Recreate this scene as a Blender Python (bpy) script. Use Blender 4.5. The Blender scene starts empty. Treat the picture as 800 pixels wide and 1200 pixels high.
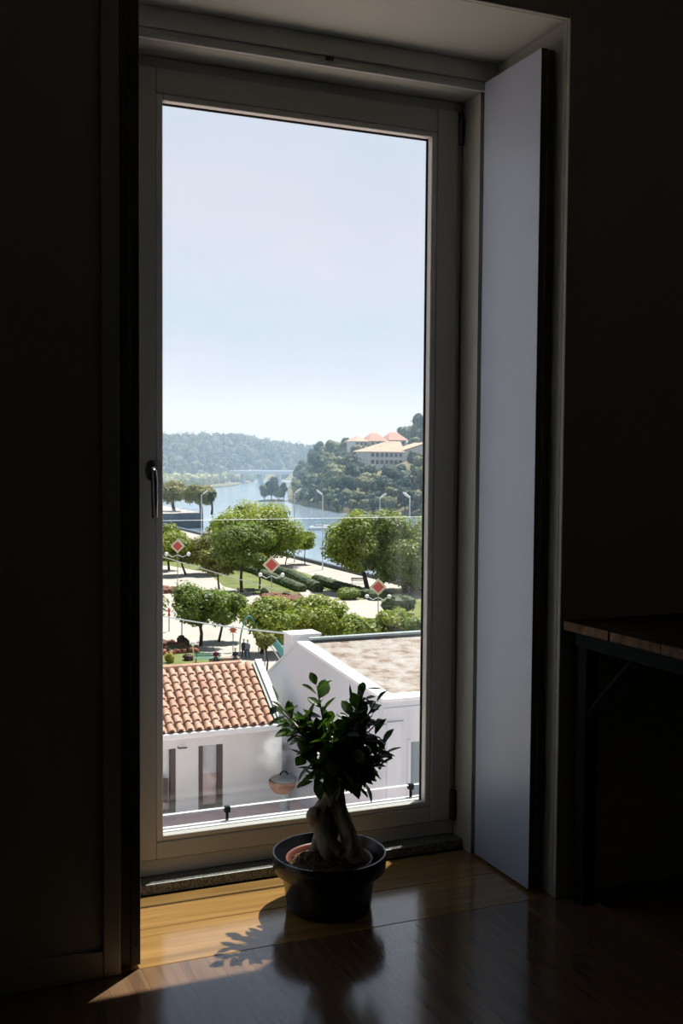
import bpy, math, random
from mathutils import Vector, Matrix, noise

random.seed(7)
S = bpy.context.scene
COL = S.collection
PI = math.pi

# ------------------------------------------------------------------ camera
H = 1.2
F = 1269.14                                   # focal length in pixels of the 800 x 1200 frame
PITCH, YAW, ROLL = 0.04892121, 0.39869007, -0.00739452
cy, sy, cp, sp = math.cos(YAW), math.sin(YAW), math.cos(PITCH), math.sin(PITCH)
FWD = Vector((sy * cp, cy * cp, -sp))
RT0 = Vector((cy, -sy, 0))
DN0 = FWD.cross(RT0)
RGT = RT0 * math.cos(ROLL) + DN0 * math.sin(ROLL)
DWN = DN0 * math.cos(ROLL) - RT0 * math.sin(ROLL)
EYE = Vector((0, 0, H))
cam = bpy.data.cameras.new('camera')
cam.sensor_width = 36
cam.lens = 36 * F / 1200
cam.clip_start = 0.02
cam.clip_end = 6000
camo = bpy.data.objects.new('camera', cam)
COL.objects.link(camo)
camo.matrix_world = Matrix(((RGT.x, -DWN.x, -FWD.x, 0), (RGT.y, -DWN.y, -FWD.y, 0), (RGT.z, -DWN.z, -FWD.z, H), (0, 0, 0, 1)))
S.camera = camo


def ray(px, py):
    return RGT * ((px - 400) / F) + DWN * ((py - 600) / F) + FWD


def gz(px, py, z):                            # the point of the level z seen at a pixel
    v = ray(px, py)
    return EYE + v * ((z - H) / v.z)


def gy(px, py, y):                            # the point of the upright plane y seen at a pixel
    v = ray(px, py)
    return EYE + v * (y / v.y)


# ------------------------------------------------------------------ materials
def mat(name, color=(.8, .8, .8), rough=.5, spec=.5, metal=0, var=0, vscale=20, bump=0, bscale=60, coat=0):
    m = bpy.data.materials.new(name)
    m.use_nodes = True
    nt = m.node_tree
    b = nt.nodes['Principled BSDF']
    b.inputs['Base Color'].default_value = (*color, 1)
    b.inputs['Roughness'].default_value = rough
    b.inputs['Specular IOR Level'].default_value = spec
    b.inputs['Metallic'].default_value = metal
    b.inputs['Coat Weight'].default_value = coat
    tc = nt.nodes.new('ShaderNodeTexCoord')
    if var:
        n = nt.nodes.new('ShaderNodeTexNoise')
        n.inputs['Scale'].default_value = vscale
        n.inputs['Detail'].default_value = 4
        nt.links.new(tc.outputs['Object'], n.inputs['Vector'])
        r = nt.nodes.new('ShaderNodeValToRGB')
        r.color_ramp.elements[0].position = .3
        r.color_ramp.elements[1].position = .7
        r.color_ramp.elements[0].color = (*[c * (1 - var) for c in color], 1)
        r.color_ramp.elements[1].color = (*[min(1, c * (1 + var)) for c in color], 1)
        nt.links.new(n.outputs['Fac'], r.inputs['Fac'])
        nt.links.new(r.outputs['Color'], b.inputs['Base Color'])
    if bump:
        n = nt.nodes.new('ShaderNodeTexNoise')
        n.inputs['Scale'].default_value = bscale
        n.inputs['Detail'].default_value = 5
        nt.links.new(tc.outputs['Object'], n.inputs['Vector'])
        bp = nt.nodes.new('ShaderNodeBump')
        bp.inputs['Strength'].default_value = bump
        bp.inputs['Distance'].default_value = .02
        nt.links.new(n.outputs['Fac'], bp.inputs['Height'])
        nt.links.new(bp.outputs['Normal'], b.inputs['Normal'])
    return m


def ramp(nt, fac, stops):
    r = nt.nodes.new('ShaderNodeValToRGB')
    e = r.color_ramp.elements
    while len(e) < len(stops):
        e.new(.5)
    for k, (p, c) in enumerate(stops):
        e[k].position = p
        e[k].color = (*c, 1)
    nt.links.new(fac, r.inputs['Fac'])
    return r.outputs['Color']


def leaf_mat(name, dark, light, scale, trans=.35, gloss=.35, vscale_obj=True):
    m = bpy.data.materials.new(name)
    m.use_nodes = True
    nt = m.node_tree
    b = nt.nodes['Principled BSDF']
    out = nt.nodes['Material Output']
    tc = nt.nodes.new('ShaderNodeTexCoord')
    n = nt.nodes.new('ShaderNodeTexNoise')
    n.inputs['Scale'].default_value = scale
    n.inputs['Detail'].default_value = 3
    nt.links.new(tc.outputs['Object'], n.inputs['Vector'])
    c = ramp(nt, n.outputs['Fac'], [(.32, dark), (.68, light)])
    nt.links.new(c, b.inputs['Base Color'])
    b.inputs['Roughness'].default_value = gloss
    b.inputs['Specular IOR Level'].default_value = .35
    t = nt.nodes.new('ShaderNodeBsdfTranslucent')
    mx = nt.nodes.new('ShaderNodeMix')
    mx.data_type = 'RGBA'
    mx.blend_type = 'MULTIPLY'
    mx.inputs[0].default_value = 1
    nt.links.new(c, mx.inputs[6])
    mx.inputs[7].default_value = (1.6, 1.7, .6, 1)
    nt.links.new(mx.outputs[2], t.inputs['Color'])
    ms = nt.nodes.new('ShaderNodeMixShader')
    ms.inputs[0].default_value = trans
    nt.links.new(b.outputs[0], ms.inputs[1])
    nt.links.new(t.outputs[0], ms.inputs[2])
    nt.links.new(ms.outputs[0], out.inputs['Surface'])
    return m


def glass_mat(name, tint=(.97, .98, .98), f0=.045):
    m = bpy.data.materials.new(name)
    m.use_nodes = True
    nt = m.node_tree
    nt.nodes.remove(nt.nodes['Principled BSDF'])
    out = nt.nodes['Material Output']
    lw = nt.nodes.new('ShaderNodeLayerWeight')
    lw.inputs['Blend'].default_value = .5
    pw = nt.nodes.new('ShaderNodeMath')
    pw.operation = 'POWER'
    pw.inputs[1].default_value = 7
    nt.links.new(lw.outputs['Facing'], pw.inputs[0])
    ma = nt.nodes.new('ShaderNodeMath')
    ma.operation = 'MULTIPLY_ADD'
    ma.inputs[1].default_value = 1 - f0
    ma.inputs[2].default_value = f0
    nt.links.new(pw.outputs[0], ma.inputs[0])
    t = nt.nodes.new('ShaderNodeBsdfTransparent')
    t.inputs['Color'].default_value = (*tint, 1)
    g = nt.nodes.new('ShaderNodeBsdfGlossy')
    g.inputs['Roughness'].default_value = 0
    g.inputs['Color'].default_value = (1, 1, 1, 1)
    ms = nt.nodes.new('ShaderNodeMixShader')
    nt.links.new(ma.outputs[0], ms.inputs[0])
    nt.links.new(t.outputs[0], ms.inputs[1])
    nt.links.new(g.outputs[0], ms.inputs[2])
    nt.links.new(ms.outputs[0], out.inputs['Surface'])
    return m


def wood_mat(name, along, width, dark, mid, light, rough=.2, coat=.0, bstr=.05):
    """varnished boards running along one axis of the object, tone changing from board to board"""
    m = bpy.data.materials.new(name)
    m.use_nodes = True
    nt = m.node_tree
    L = nt.links
    b = nt.nodes['Principled BSDF']
    tc = nt.nodes.new('ShaderNodeTexCoord')
    sx = nt.nodes.new('ShaderNodeSeparateXYZ')
    L.new(tc.outputs['Object'], sx.inputs[0])
    across = sx.outputs['X'] if along == 'Y' else sx.outputs['Y']
    dv = nt.nodes.new('ShaderNodeMath'); dv.operation = 'DIVIDE'; dv.inputs[1].default_value = width
    L.new(across, dv.inputs[0])
    fl = nt.nodes.new('ShaderNodeMath'); fl.operation = 'FLOOR'
    L.new(dv.outputs[0], fl.inputs[0])
    wn = nt.nodes.new('ShaderNodeTexWhiteNoise'); wn.noise_dimensions = '1D'
    L.new(fl.outputs[0], wn.inputs['W'])
    mp = nt.nodes.new('ShaderNodeMapping')
    mp.inputs['Scale'].default_value = (26, 1.6, 10) if along == 'Y' else (1.6, 26, 10)
    L.new(tc.outputs['Object'], mp.inputs['Vector'])
    ad = nt.nodes.new('ShaderNodeVectorMath'); ad.operation = 'ADD'
    L.new(mp.outputs[0], ad.inputs[0])
    cmb = nt.nodes.new('ShaderNodeVectorMath'); cmb.operation = 'SCALE'; cmb.inputs['Scale'].default_value = 37
    L.new(wn.outputs['Color'], cmb.inputs[0])
    L.new(cmb.outputs[0], ad.inputs[1])
    n = nt.nodes.new('ShaderNodeTexNoise'); n.inputs['Scale'].default_value = 1.6; n.inputs['Detail'].default_value = 6
    n.inputs['Distortion'].default_value = .6
    L.new(ad.outputs[0], n.inputs['Vector'])
    c = ramp(nt, n.outputs['Fac'], [(.28, dark), (.5, mid), (.75, light)])
    hs = nt.nodes.new('ShaderNodeHueSaturation')
    v = nt.nodes.new('ShaderNodeMapRange'); v.inputs['To Min'].default_value = .93; v.inputs['To Max'].default_value = 1.06
    L.new(wn.outputs['Value'], v.inputs['Value'])
    L.new(v.outputs[0], hs.inputs['Value'])
    L.new(c, hs.inputs['Color'])
    # joint between boards
    fr = nt.nodes.new('ShaderNodeMath'); fr.operation = 'FRACT'
    L.new(dv.outputs[0], fr.inputs[0])
    pp = nt.nodes.new('ShaderNodeMath'); pp.operation = 'PINGPONG'; pp.inputs[1].default_value = .5
    L.new(fr.outputs[0], pp.inputs[0])
    lt = nt.nodes.new('ShaderNodeMath'); lt.operation = 'LESS_THAN'; lt.inputs[1].default_value = .0007 / width
    L.new(pp.outputs[0], lt.inputs[0])
    mx = nt.nodes.new('ShaderNodeMix'); mx.data_type = 'RGBA'
    L.new(lt.outputs[0], mx.inputs[0])
    L.new(hs.outputs[0], mx.inputs[6])
    mx.inputs[7].default_value = (.10, .05, .02, 1)
    L.new(mx.outputs[2], b.inputs['Base Color'])
    rr = nt.nodes.new('ShaderNodeMapRange')
    rr.inputs['To Min'].default_value = rough * .8; rr.inputs['To Max'].default_value = rough * 1.3
    L.new(n.outputs['Fac'], rr.inputs['Value'])
    L.new(rr.outputs[0], b.inputs['Roughness'])
    b.inputs['Coat Weight'].default_value = coat
    b.inputs['Coat Roughness'].default_value = .12
    bp = nt.nodes.new('ShaderNodeBump'); bp.inputs['Strength'].default_value = bstr; bp.inputs['Distance'].default_value = .002
    L.new(n.outputs['Fac'], bp.inputs['Height'])
    L.new(bp.outputs['Normal'], b.inputs['Normal'])
    return m


def speckle_mat(name, base, cols, scale, rough=.6, bump=0):
    m = bpy.data.materials.new(name)
    m.use_nodes = True
    nt = m.node_tree
    b = nt.nodes['Principled BSDF']
    tc = nt.nodes.new('ShaderNodeTexCoord')
    v = nt.nodes.new('ShaderNodeTexVoronoi')
    v.inputs['Scale'].default_value = scale
    nt.links.new(tc.outputs['Object'], v.inputs['Vector'])
    sx = nt.nodes.new('ShaderNodeSeparateColor')
    nt.links.new(v.outputs['Color'], sx.inputs[0])
    stops = [(0, base)] + [((k + 1) / (len(cols) + .2), c) for k, c in enumerate(cols)]
    c = ramp(nt, sx.outputs[0], stops)
    nt.links.new(c, b.inputs['Base Color'])
    b.inputs['Roughness'].default_value = rough
    if bump:
        bp = nt.nodes.new('ShaderNodeBump')
        bp.inputs['Strength'].default_value = bump
        bp.inputs['Distance'].default_value = .03
        nt.links.new(sx.outputs[1], bp.inputs['Height'])
        nt.links.new(bp.outputs['Normal'], b.inputs['Normal'])
    return m


M = dict(
    wall=mat('wall_paint', (.40, .405, .35), .75, .3, bump=.05, bscale=150),
    white=mat('white_lacquer', (.52, .52, .48), .35, .5, var=.03, vscale=3),
    shutter=mat('shutter_paint', (.40, .445, .53), .42, .4, var=.02, vscale=4),
    shutedge=mat('shutter_edge_dark', (.06, .05, .04), .5, .4),
    ceilp=mat('ceiling_paint', (.5, .49, .45), .8, .3),
    upvc=mat('window_frame_lacquer', (.45, .435, .39), .32, .5),
    bead=mat('glazing_bead_lacquer', (.55, .53, .48), .35, .5),
    gasket=mat('black_rubber', (.02, .022, .03), .6),
    steel=mat('dark_steel', (.12, .12, .12), .28, .5, metal=1),
    hinge=mat('dark_hinge_metal', (.05, .05, .05), .4, .5, metal=.6),
    blackm=mat('black_metal', (.013, .017, .018), .85, .04),
    glass=glass_mat('window_glass', (.985, .99, .99), .03),
    guardglass=glass_mat('guard_glass', (.965, .985, .985), .05),
    glassedge=mat('polished_glass_edge', (.9, .93, .93), .25, .5),
    granite=speckle_mat('granite', (.05, .052, .05), [(.10, .10, .09), (.22, .22, .20), (.045, .045, .04)], 230, .4),
    sill=mat('white_stone_sill', (.58, .58, .58), .5, .4, var=.04, vscale=12),
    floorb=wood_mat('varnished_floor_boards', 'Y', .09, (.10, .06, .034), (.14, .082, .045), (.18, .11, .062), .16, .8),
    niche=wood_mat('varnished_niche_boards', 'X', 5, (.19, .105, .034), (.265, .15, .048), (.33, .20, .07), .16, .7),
    table=wood_mat('rough_table_timber', 'Y', .19, (.014, .008, .004), (.034, .018, .009), (.09, .05, .027), .75, 0, .5),
    tableend=mat('sawn_timber_end_lit', (.13, .075, .042), .8, .1, var=.55, vscale=28),
    pot=mat('black_glazed_pot', (.008, .009, .012), .22, .3),
    nursery=mat('terracotta_plastic', (.11, .032, .022), .45, .4),
    soil=mat('potting_soil', (.11, .068, .04), .95, .1, var=.6, vscale=90, bump=.9, bscale=120),
    bark=mat('ficus_bark', (.27, .225, .165), .7, .3, var=.3, vscale=35, bump=.35, bscale=70),
    twig=mat('green_brown_twig', (.09, .07, .03), .6),
    ficus=leaf_mat('ficus_leaf', (.012, .03, .009), (.03, .066, .014), 14, .42, .3),
    tile=speckle_mat('terracotta_tile', (.38, .205, .135), [(.50, .295, .205), (.43, .25, .17), (.54, .36, .27), (.41, .24, .165)], 4.4, .8),
    plaster=mat('white_plaster', (.68, .67, .66), .8, .2, var=.03, vscale=1.5),
    plasterB=mat('pale_grey_plaster', (.57, .585, .615), .8, .2, var=.03, vscale=.8),
    coping=mat('white_coping', (.74, .74, .73), .6, .3, var=.03, vscale=3),
    gravel=mat('roof_gravel', (.5, .42, .36), .95, .1),
    flash=mat('dark_roof_flashing', (.07, .09, .095), .5, .4),
    brownf=mat('brown_window_frame', (.065, .045, .042), .5),
    lace=mat('pale_curtain', (.62, .63, .66), .8),
    reflection_panel=mat('pink_reflection_tint', (.55, .42, .40), .8),
    bpane=mat('blue_grey_window_pane', (.10, .15, .19), .12, .6),
    terrace=mat('terrace_paving', (.66, .565, .53), .85, .2, var=.10, vscale=3),
    paving=mat('pale_paving', (.40, .365, .33), .9, .2, var=.07, vscale=.25),
    lawn=mat('lawn_grass', (.15, .17, .065), .95, .1, var=.25, vscale=.35),
    hedge=leaf_mat('hedge_leaves', (.03, .055, .02), (.075, .11, .04), 1.5, .15, .6),
    reds=leaf_mat('red_flowers', (.10, .05, .03), (.32, .10, .06), 2, .2, .6),
    whites=leaf_mat('white_flowers', (.45, .5, .4), (.85, .86, .8), 3, .2, .6),
    yellow=leaf_mat('yellow_shrub_leaves', (.12, .14, .02), (.38, .32, .04), 2, .2, .6),
    purple=leaf_mat('dark_red_shrub_leaves', (.035, .028, .022), (.11, .06, .045), 2, .2, .6),
    leafA=leaf_mat('park_leaves_yellow_green', (.13, .18, .03), (.29, .32, .06), .55, .35, .5),
    leafB=leaf_mat('park_leaves_green', (.09, .14, .03), (.19, .24, .05), .55, .35, .5),
    leafC=leaf_mat('park_leaves_olive', (.11, .125, .03), (.24, .23, .07), .6, .3, .5),
    leafH=leaf_mat('hill_leaves', (.04, .065, .035), (.12, .15, .06), .12, .25, .6),
    leafI=leaf_mat('hill_leaves_olive', (.08, .10, .04), (.2, .22, .09), .12, .3, .6),
    leafJ=leaf_mat('hill_leaves_dark', (.022, .045, .03), (.06, .09, .05), .12, .25, .6),
    leafF=leaf_mat('forest_leaves', (.02, .035, .018), (.06, .08, .035), .03, .2, .7),
    leafS=leaf_mat('scrub_leaves', (.16, .19, .10), (.34, .35, .2), .03, .2, .7),
    trunk=mat('tree_bark', (.06, .045, .035), .9, .2, var=.3, vscale=2),
    land=mat('river_bank_ground', (.15, .14, .08), .95, .1, var=.3, vscale=.05),
    field=mat('pale_meadow', (.30, .33, .14), .95, .1, var=.2, vscale=.02),
    quay=mat('dark_quay_stone', (.10, .12, .15), .8, .3, var=.2, vscale=.4),
    bridge=mat('bridge_concrete', (.38, .40, .42), .8, .2),
    wpaint=mat('white_painted_steel', (.72, .74, .75), .4, .4),
    gpaint=mat('grey_painted_steel', (.30, .34, .34), .5, .4),
    lampg=mat('lamp_lens', (.8, .8, .78), .3),
    red=mat('red_panel', (.55, .075, .055), .5),
    cream=mat('cream_panel_border', (.66, .55, .40), .5),
    teal=mat('teal_paint', (.10, .32, .33), .5),
    orange=mat('orange_red_ornament', (.62, .15, .06), .5),
    globe=mat('white_ornament', (.82, .82, .84), .4),
    cable=mat('pale_cable', (.42, .47, .46), .5),
    stone=mat('bench_stone', (.32, .22, .16), .8),
    dark=mat('dark_bench_metal', (.04, .045, .05), .5),
    roofO=mat('orange_roof_tiles', (.46, .32, .24), .85, .1, var=.12, vscale=.6),
    roofR=mat('salmon_roof_tiles', (.46, .27, .22), .85, .1, var=.12, vscale=.6),
    stoneware=mat('terracotta_stoneware', (.24, .11, .06), .7, .3, var=.3, vscale=8),
    greylid=mat('grey_metal_lid', (.16, .17, .17), .5, .4),
    villa=mat('villa_render', (.62, .62, .64), .8, .2),
    vwin=mat('villa_window_glass', (.06, .07, .09), .15, .5),
    skin=mat('skin', (.45, .27, .19), .6),
    navy=mat('navy_cloth', (.02, .028, .05), .8),
    grey=mat('grey_cloth', (.16, .18, .22), .8),
    maroon=mat('maroon_cloth', (.14, .02, .035), .8),
    jeans=mat('blue_denim', (.04, .06, .11), .8),
    hair=mat('dark_hair', (.015, .012, .01), .6),
    boat=mat('white_boat_hull', (.8, .8, .82), .3),
    canopy=mat('teal_boat_canopy', (.10, .28, .32), .5),
)
M['table'].node_tree.nodes['Principled BSDF'].inputs['Specular IOR Level'].default_value = .12
# gravel of the flat roof: pale grey-pink stones with tan patches
nt = M['gravel'].node_tree
b = nt.nodes['Principled BSDF']
tc = nt.nodes.new('ShaderNodeTexCoord')
n1 = nt.nodes.new('ShaderNodeTexNoise'); n1.inputs['Scale'].default_value = 2.4; n1.inputs['Detail'].default_value = 8; n1.inputs['Roughness'].default_value = .72
nt.links.new(tc.outputs['Object'], n1.inputs['Vector'])
nt.links.new(ramp(nt, n1.outputs['Fac'], [(.33, (.15, .10, .075)), (.43, (.25, .20, .165)), (.52, (.33, .29, .265)), (.66, (.39, .36, .345))]), b.inputs['Base Color'])
bp = nt.nodes.new('ShaderNodeBump'); bp.inputs['Strength'].default_value = .6; bp.inputs['Distance'].default_value = .05
n2 = nt.nodes.new('ShaderNodeTexNoise'); n2.inputs['Scale'].default_value = 14; n2.inputs['Detail'].default_value = 4
nt.links.new(tc.outputs['Object'], n2.inputs['Vector'])
nt.links.new(n2.outputs['Fac'], bp.inputs['Height'])
nt.links.new(bp.outputs['Normal'], b.inputs['Normal'])
# river water
mw = bpy.data.materials.new('river_water')
mw.use_nodes = True
nt = mw.node_tree
b = nt.nodes['Principled BSDF']
b.inputs['Base Color'].default_value = (.22, .30, .38, 1)
b.inputs['Roughness'].default_value = .12
b.inputs['IOR'].default_value = 1.33
tc = nt.nodes.new('ShaderNodeTexCoord')
n1 = nt.nodes.new('ShaderNodeTexNoise'); n1.inputs['Scale'].default_value = .35; n1.inputs['Detail'].default_value = 4
nt.links.new(tc.outputs['Object'], n1.inputs['Vector'])
bp = nt.nodes.new('ShaderNodeBump'); bp.inputs['Strength'].default_value = .10; bp.inputs['Distance'].default_value = .3
nt.links.new(n1.outputs['Fac'], bp.inputs['Height'])
nt.links.new(bp.outputs['Normal'], b.inputs['Normal'])
M['water'] = mw

# ------------------------------------------------------------------ mesh building
ORG = {}


def tag(o, label=None, cat=None, group=None, kind=None):
    if label: o['label'] = label
    if cat: o['category'] = cat
    if group: o['group'] = group
    if kind: o['kind'] = kind
    return o


def thing(name, label, cat, loc, group=None, rz=0):
    o = bpy.data.objects.new(name, None)
    o.empty_display_size = .05
    COL.objects.link(o)
    o.location = loc
    o.rotation_euler = (0, 0, rz)
    ORG[o.name] = Vector(loc)
    return tag(o, label, cat, group)


class MB:
    def __init__(s):
        s.v, s.f, s.mi, s.cur = [], [], [], 0

    def slot(s, k):
        s.cur = k
        return s

    def face(s, *idx):
        s.f.append(tuple(idx)); s.mi.append(s.cur)

    def poly(s, pts):
        n = len(s.v)
        s.v += [Vector(p) for p in pts]
        s.face(*range(n, n + len(pts)))
        return s

    def box(s, x0, x1, y0, y1, z0, z1, rot=None, c=None):
        n = len(s.v)
        pts = [Vector((x, y, z)) for z in (z0, z1) for y in (y0, y1) for x in (x0, x1)]
        if rot is not None:
            c = Vector(c) if c is not None else sum(pts, Vector()) / 8
            pts = [c + rot @ (p - c) for p in pts]
        s.v += pts
        for q in ((0, 2, 3, 1), (4, 5, 7, 6), (0, 1, 5, 4), (1, 3, 7, 5), (3, 2, 6, 7), (2, 0, 4, 6)):
            s.face(*[n + k for k in q])
        return s

    def prism(s, pts, d):                     # polygon pts extruded by vector d
        n = len(s.v); k = len(pts); d = Vector(d)
        s.v += [Vector(p) for p in pts] + [Vector(p) + d for p in pts]
        s.face(*range(n + k - 1, n - 1, -1)); s.face(*range(n + k, n + 2 * k))
        for i in range(k):
            j = (i + 1) % k
            s.face(n + i, n + j, n + k + j, n + k + i)
        return s

    def tube(s, pts, rad, seg=8, cap=True):
        pts = [Vector(p) for p in pts]
        r = rad if isinstance(rad, (list, tuple)) else [rad] * len(pts)
        n = len(s.v)
        up = Vector((0, 0, 1))
        t0 = (pts[1] - pts[0]).normalized()
        a = t0.cross(up) if abs(t0.z) < .95 else t0.cross(Vector((1, 0, 0)))
        a.normalize()
        for i, p in enumerate(pts):
            t = (pts[min(i + 1, len(pts) - 1)] - pts[max(i - 1, 0)]).normalized()
            a = (a - t * a.dot(t)).normalized()
            bb = t.cross(a)
            for k in range(seg):
                w = 2 * PI * k / seg
                s.v.append(p + (a * math.cos(w) + bb * math.sin(w)) * r[i])
        for i in range(len(pts) - 1):
            for k in range(seg):
                k2 = (k + 1) % seg
                s.face(n + i * seg + k, n + i * seg + k2, n + (i + 1) * seg + k2, n + (i + 1) * seg + k)
        if cap:
            s.face(*[n + k for k in range(seg - 1, -1, -1)])
            e = n + (len(pts) - 1) * seg
            s.face(*[e + k for k in range(seg)])
        return s

    def lathe(s, c, prof, seg=48, closed=False):
        n = len(s.v); c = Vector(c)
        for r, z in prof:
            for k in range(seg):
                w = 2 * PI * k / seg
                s.v.append(c + Vector((r * math.cos(w), r * math.sin(w), z)))
        m = len(prof)
        for i in range(m if closed else m - 1):
            i2 = (i + 1) % m
            for k in range(seg):
                k2 = (k + 1) % seg
                s.face(n + i * seg + k, n + i * seg + k2, n + i2 * seg + k2, n + i2 * seg + k)
        if not closed:
            if prof[0][0] > 1e-4: s.face(*[n + k for k in range(seg - 1, -1, -1)])
            if prof[-1][0] > 1e-4: s.face(*[n + (m - 1) * seg + k for k in range(seg)])
        return s

    def ball(s, c, r, nu=10, nv=7, bumps=0, fr=1.0, seed=0):
        """closed ellipsoid, optionally lumpy"""
        c = Vector(c); r = Vector(r if hasattr(r, '__len__') else (r, r, r)); n = len(s.v)
        def put(d):
            k = 1 + bumps * noise.noise(d * fr * 2.1 + Vector((seed * 7.3, seed * 3.1, seed)))
            s.v.append(c + Vector((d.x * r.x, d.y * r.y, d.z * r.z)) * k)
        put(Vector((0, 0, -1)))
        for j in range(1, nv):
            a = -PI / 2 + PI * j / nv
            for i in range(nu):
                w = 2 * PI * i / nu
                put(Vector((math.cos(a) * math.cos(w), math.cos(a) * math.sin(w), math.sin(a))))
        put(Vector((0, 0, 1)))
        for i in range(nu):
            i2 = (i + 1) % nu
            s.face(n, n + 1 + i2, n + 1 + i)
            for j in range(nv - 2):
                p = n + 1 + j * nu
                s.face(p + i, p + i2, p + nu + i2, p + nu + i)
            e = n + 1 + (nv - 2) * nu
            s.face(e + i, e + i2, len(s.v) - 1)
        return s

    def build(s, name, mats, parent=None, smooth=False, bevel=0, seg=2, remesh=0, subd=0):
        me = bpy.data.meshes.new(name)
        off = ORG.get(parent.name, Vector()) if parent is not None else Vector()
        me.from_pydata([tuple(p - off) for p in s.v], [], s.f)
        mats = mats if isinstance(mats, (list, tuple)) else [mats]
        for m in mats:
            me.materials.append(M[m] if isinstance(m, str) else m)
        me.polygons.foreach_set('material_index', s.mi)
        if smooth:
            me.polygons.foreach_set('use_smooth', [True] * len(s.f))
        me.update()
        o = bpy.data.objects.new(name, me)
        COL.objects.link(o)
        if parent is not None:
            o.parent = parent
            ORG[o.name] = off
        if remesh:
            r = o.modifiers.new('r', 'REMESH'); r.mode = 'VOXEL'; r.voxel_size = remesh; r.use_smooth_shade = True
            q = o.modifiers.new('s', 'SMOOTH'); q.factor = .5; q.iterations = 4
        if bevel:
            bv = o.modifiers.new('b', 'BEVEL'); bv.width = bevel; bv.segments = seg; bv.limit_method = 'ANGLE'; bv.angle_limit = .6
            bv.harden_normals = False
        if subd:
            q = o.modifiers.new('u', 'SUBSURF'); q.levels = subd; q.render_levels = subd
        return o


def struct(o, label=None, cat=None):
    return tag(o, label, cat, None, 'structure')


def copy_thing(src, name, loc, rz=0, sc=1.0, label=None, group=None):
    c = src.copy(); COL.objects.link(c)
    c.name = name
    c.location = loc; c.rotation_euler = (0, 0, rz)
    c.scale = (sc, sc, sc) if not hasattr(sc, '__len__') else sc
    if label: c['label'] = label
    if group: c['group'] = group
    for ch in [o for o in COL.objects if o.parent == src]:
        d = ch.copy(); COL.objects.link(d); d.parent = c
        for g in [o for o in COL.objects if o.parent == ch]:
            e = g.copy(); COL.objects.link(e); e.parent = d
    return c
HAZE = .0006
SUN = 10.5

# ================================================================== THE ROOM
WY = 2.475                                    # room face of the window wall
X0, X1, Y0, Z1 = -1.9, 3.3, -2.6, 2.75
w = MB()
w.box(X0, .49, WY, 2.84, 0, Z1); w.box(1.681, X1, WY, 2.84, 0, Z1); w.box(.49, 1.681, WY, 2.84, 2.365, Z1)
w.box(X0, .596, 2.84, 3.03, 0, Z1); w.box(1.632, X1, 2.84, 3.03, 0, Z1); w.box(.596, 1.632, 2.84, 3.03, 2.283, Z1)
struct(w.build('wall_back', 'wall'), 'dark painted wall around the tall window recess', 'wall')
struct(MB().box(X0 - .12, X0, Y0, 3.03, 0, Z1).build('wall_left', 'wall'), 'side wall of the room on the left, out of view', 'wall')
struct(MB().box(X1, X1 + .12, Y0, 3.03, 0, Z1).build('wall_right', 'wall'), 'side wall of the room beyond the table, out of view', 'wall')
struct(MB().box(X0, X1, Y0 - .12, Y0, 0, Z1).build('wall_front', 'wall'), 'wall of the room behind the viewer', 'wall')
struct(MB().box(X0 - .12, X1 + .12, Y0 - .12, 3.03, Z1, Z1 + .2).build('ceiling', 'ceilp'), 'flat ceiling of the room above the window recess', 'ceiling')
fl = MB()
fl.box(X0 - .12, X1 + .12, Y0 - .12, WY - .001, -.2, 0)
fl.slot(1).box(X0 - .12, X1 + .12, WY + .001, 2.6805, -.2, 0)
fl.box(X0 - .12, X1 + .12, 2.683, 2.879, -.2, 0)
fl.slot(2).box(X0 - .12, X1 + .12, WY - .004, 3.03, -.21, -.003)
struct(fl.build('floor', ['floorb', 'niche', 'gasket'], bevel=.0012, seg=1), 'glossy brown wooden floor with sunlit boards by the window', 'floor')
bb = MB().box(X0, .45, WY - .012, WY, 0, .062)
struct(bb.build('baseboard_left', 'wall', bevel=.002), 'low dark skirting along the wall left of the window', 'baseboard')
bb = MB().box(1.722, X1, WY - .012, WY, 0, .062)
struct(bb.build('baseboard_right', 'wall', bevel=.002), 'low dark skirting under the table right of the window', 'baseboard')
# architrave round the recess
a = MB()
for x0, x1 in ((.45, .49), (1.681, 1.722)):
    a.box(x0, x1, WY - .016, WY, 0, 2.4)
a.box(.49, 1.681, WY - .016, WY, 2.365, 2.4)
struct(a.build('trim_1', 'wall', bevel=.003), 'painted architrave framing the window recess', 'trim')
# stop board over the window, under the recess ceiling
t = MB().box(.4905, 1.6805, 2.822, 2.8395, 2.312, 2.3645)
t.box(.4905, 1.6805, 2.832, 2.8395, 2.296, 2.312)
t.box(.4905, 1.6805, 2.826, 2.8395, 2.283, 2.297)
ts = struct(t.build('trim_2', 'white', bevel=.002), 'grooved board over the window head', 'trim')
c = gy(386, 69, 2.822)
MB().box(c.x - .012, c.x + .012, 2.818, 2.823, c.z - .006, c.z + .006).build('latch_plate', 'hinge', ts, bevel=.002)

# ------------------------------------------------------------------ the window
def frame_rect(mb, x0, x1, z0, z1, wl, wr, wb, wt, y0, y1):
    mb.box(x0, x0 + wl, y0, y1, z0, z1)
    mb.box(x1 - wr, x1, y0, y1, z0, z1)
    mb.box(x0 + wl, x1 - wr, y0, y1, z0, z0 + wb)
    mb.box(x0 + wl, x1 - wr, y0, y1, z1 - wt, z1)
    return mb

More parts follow.
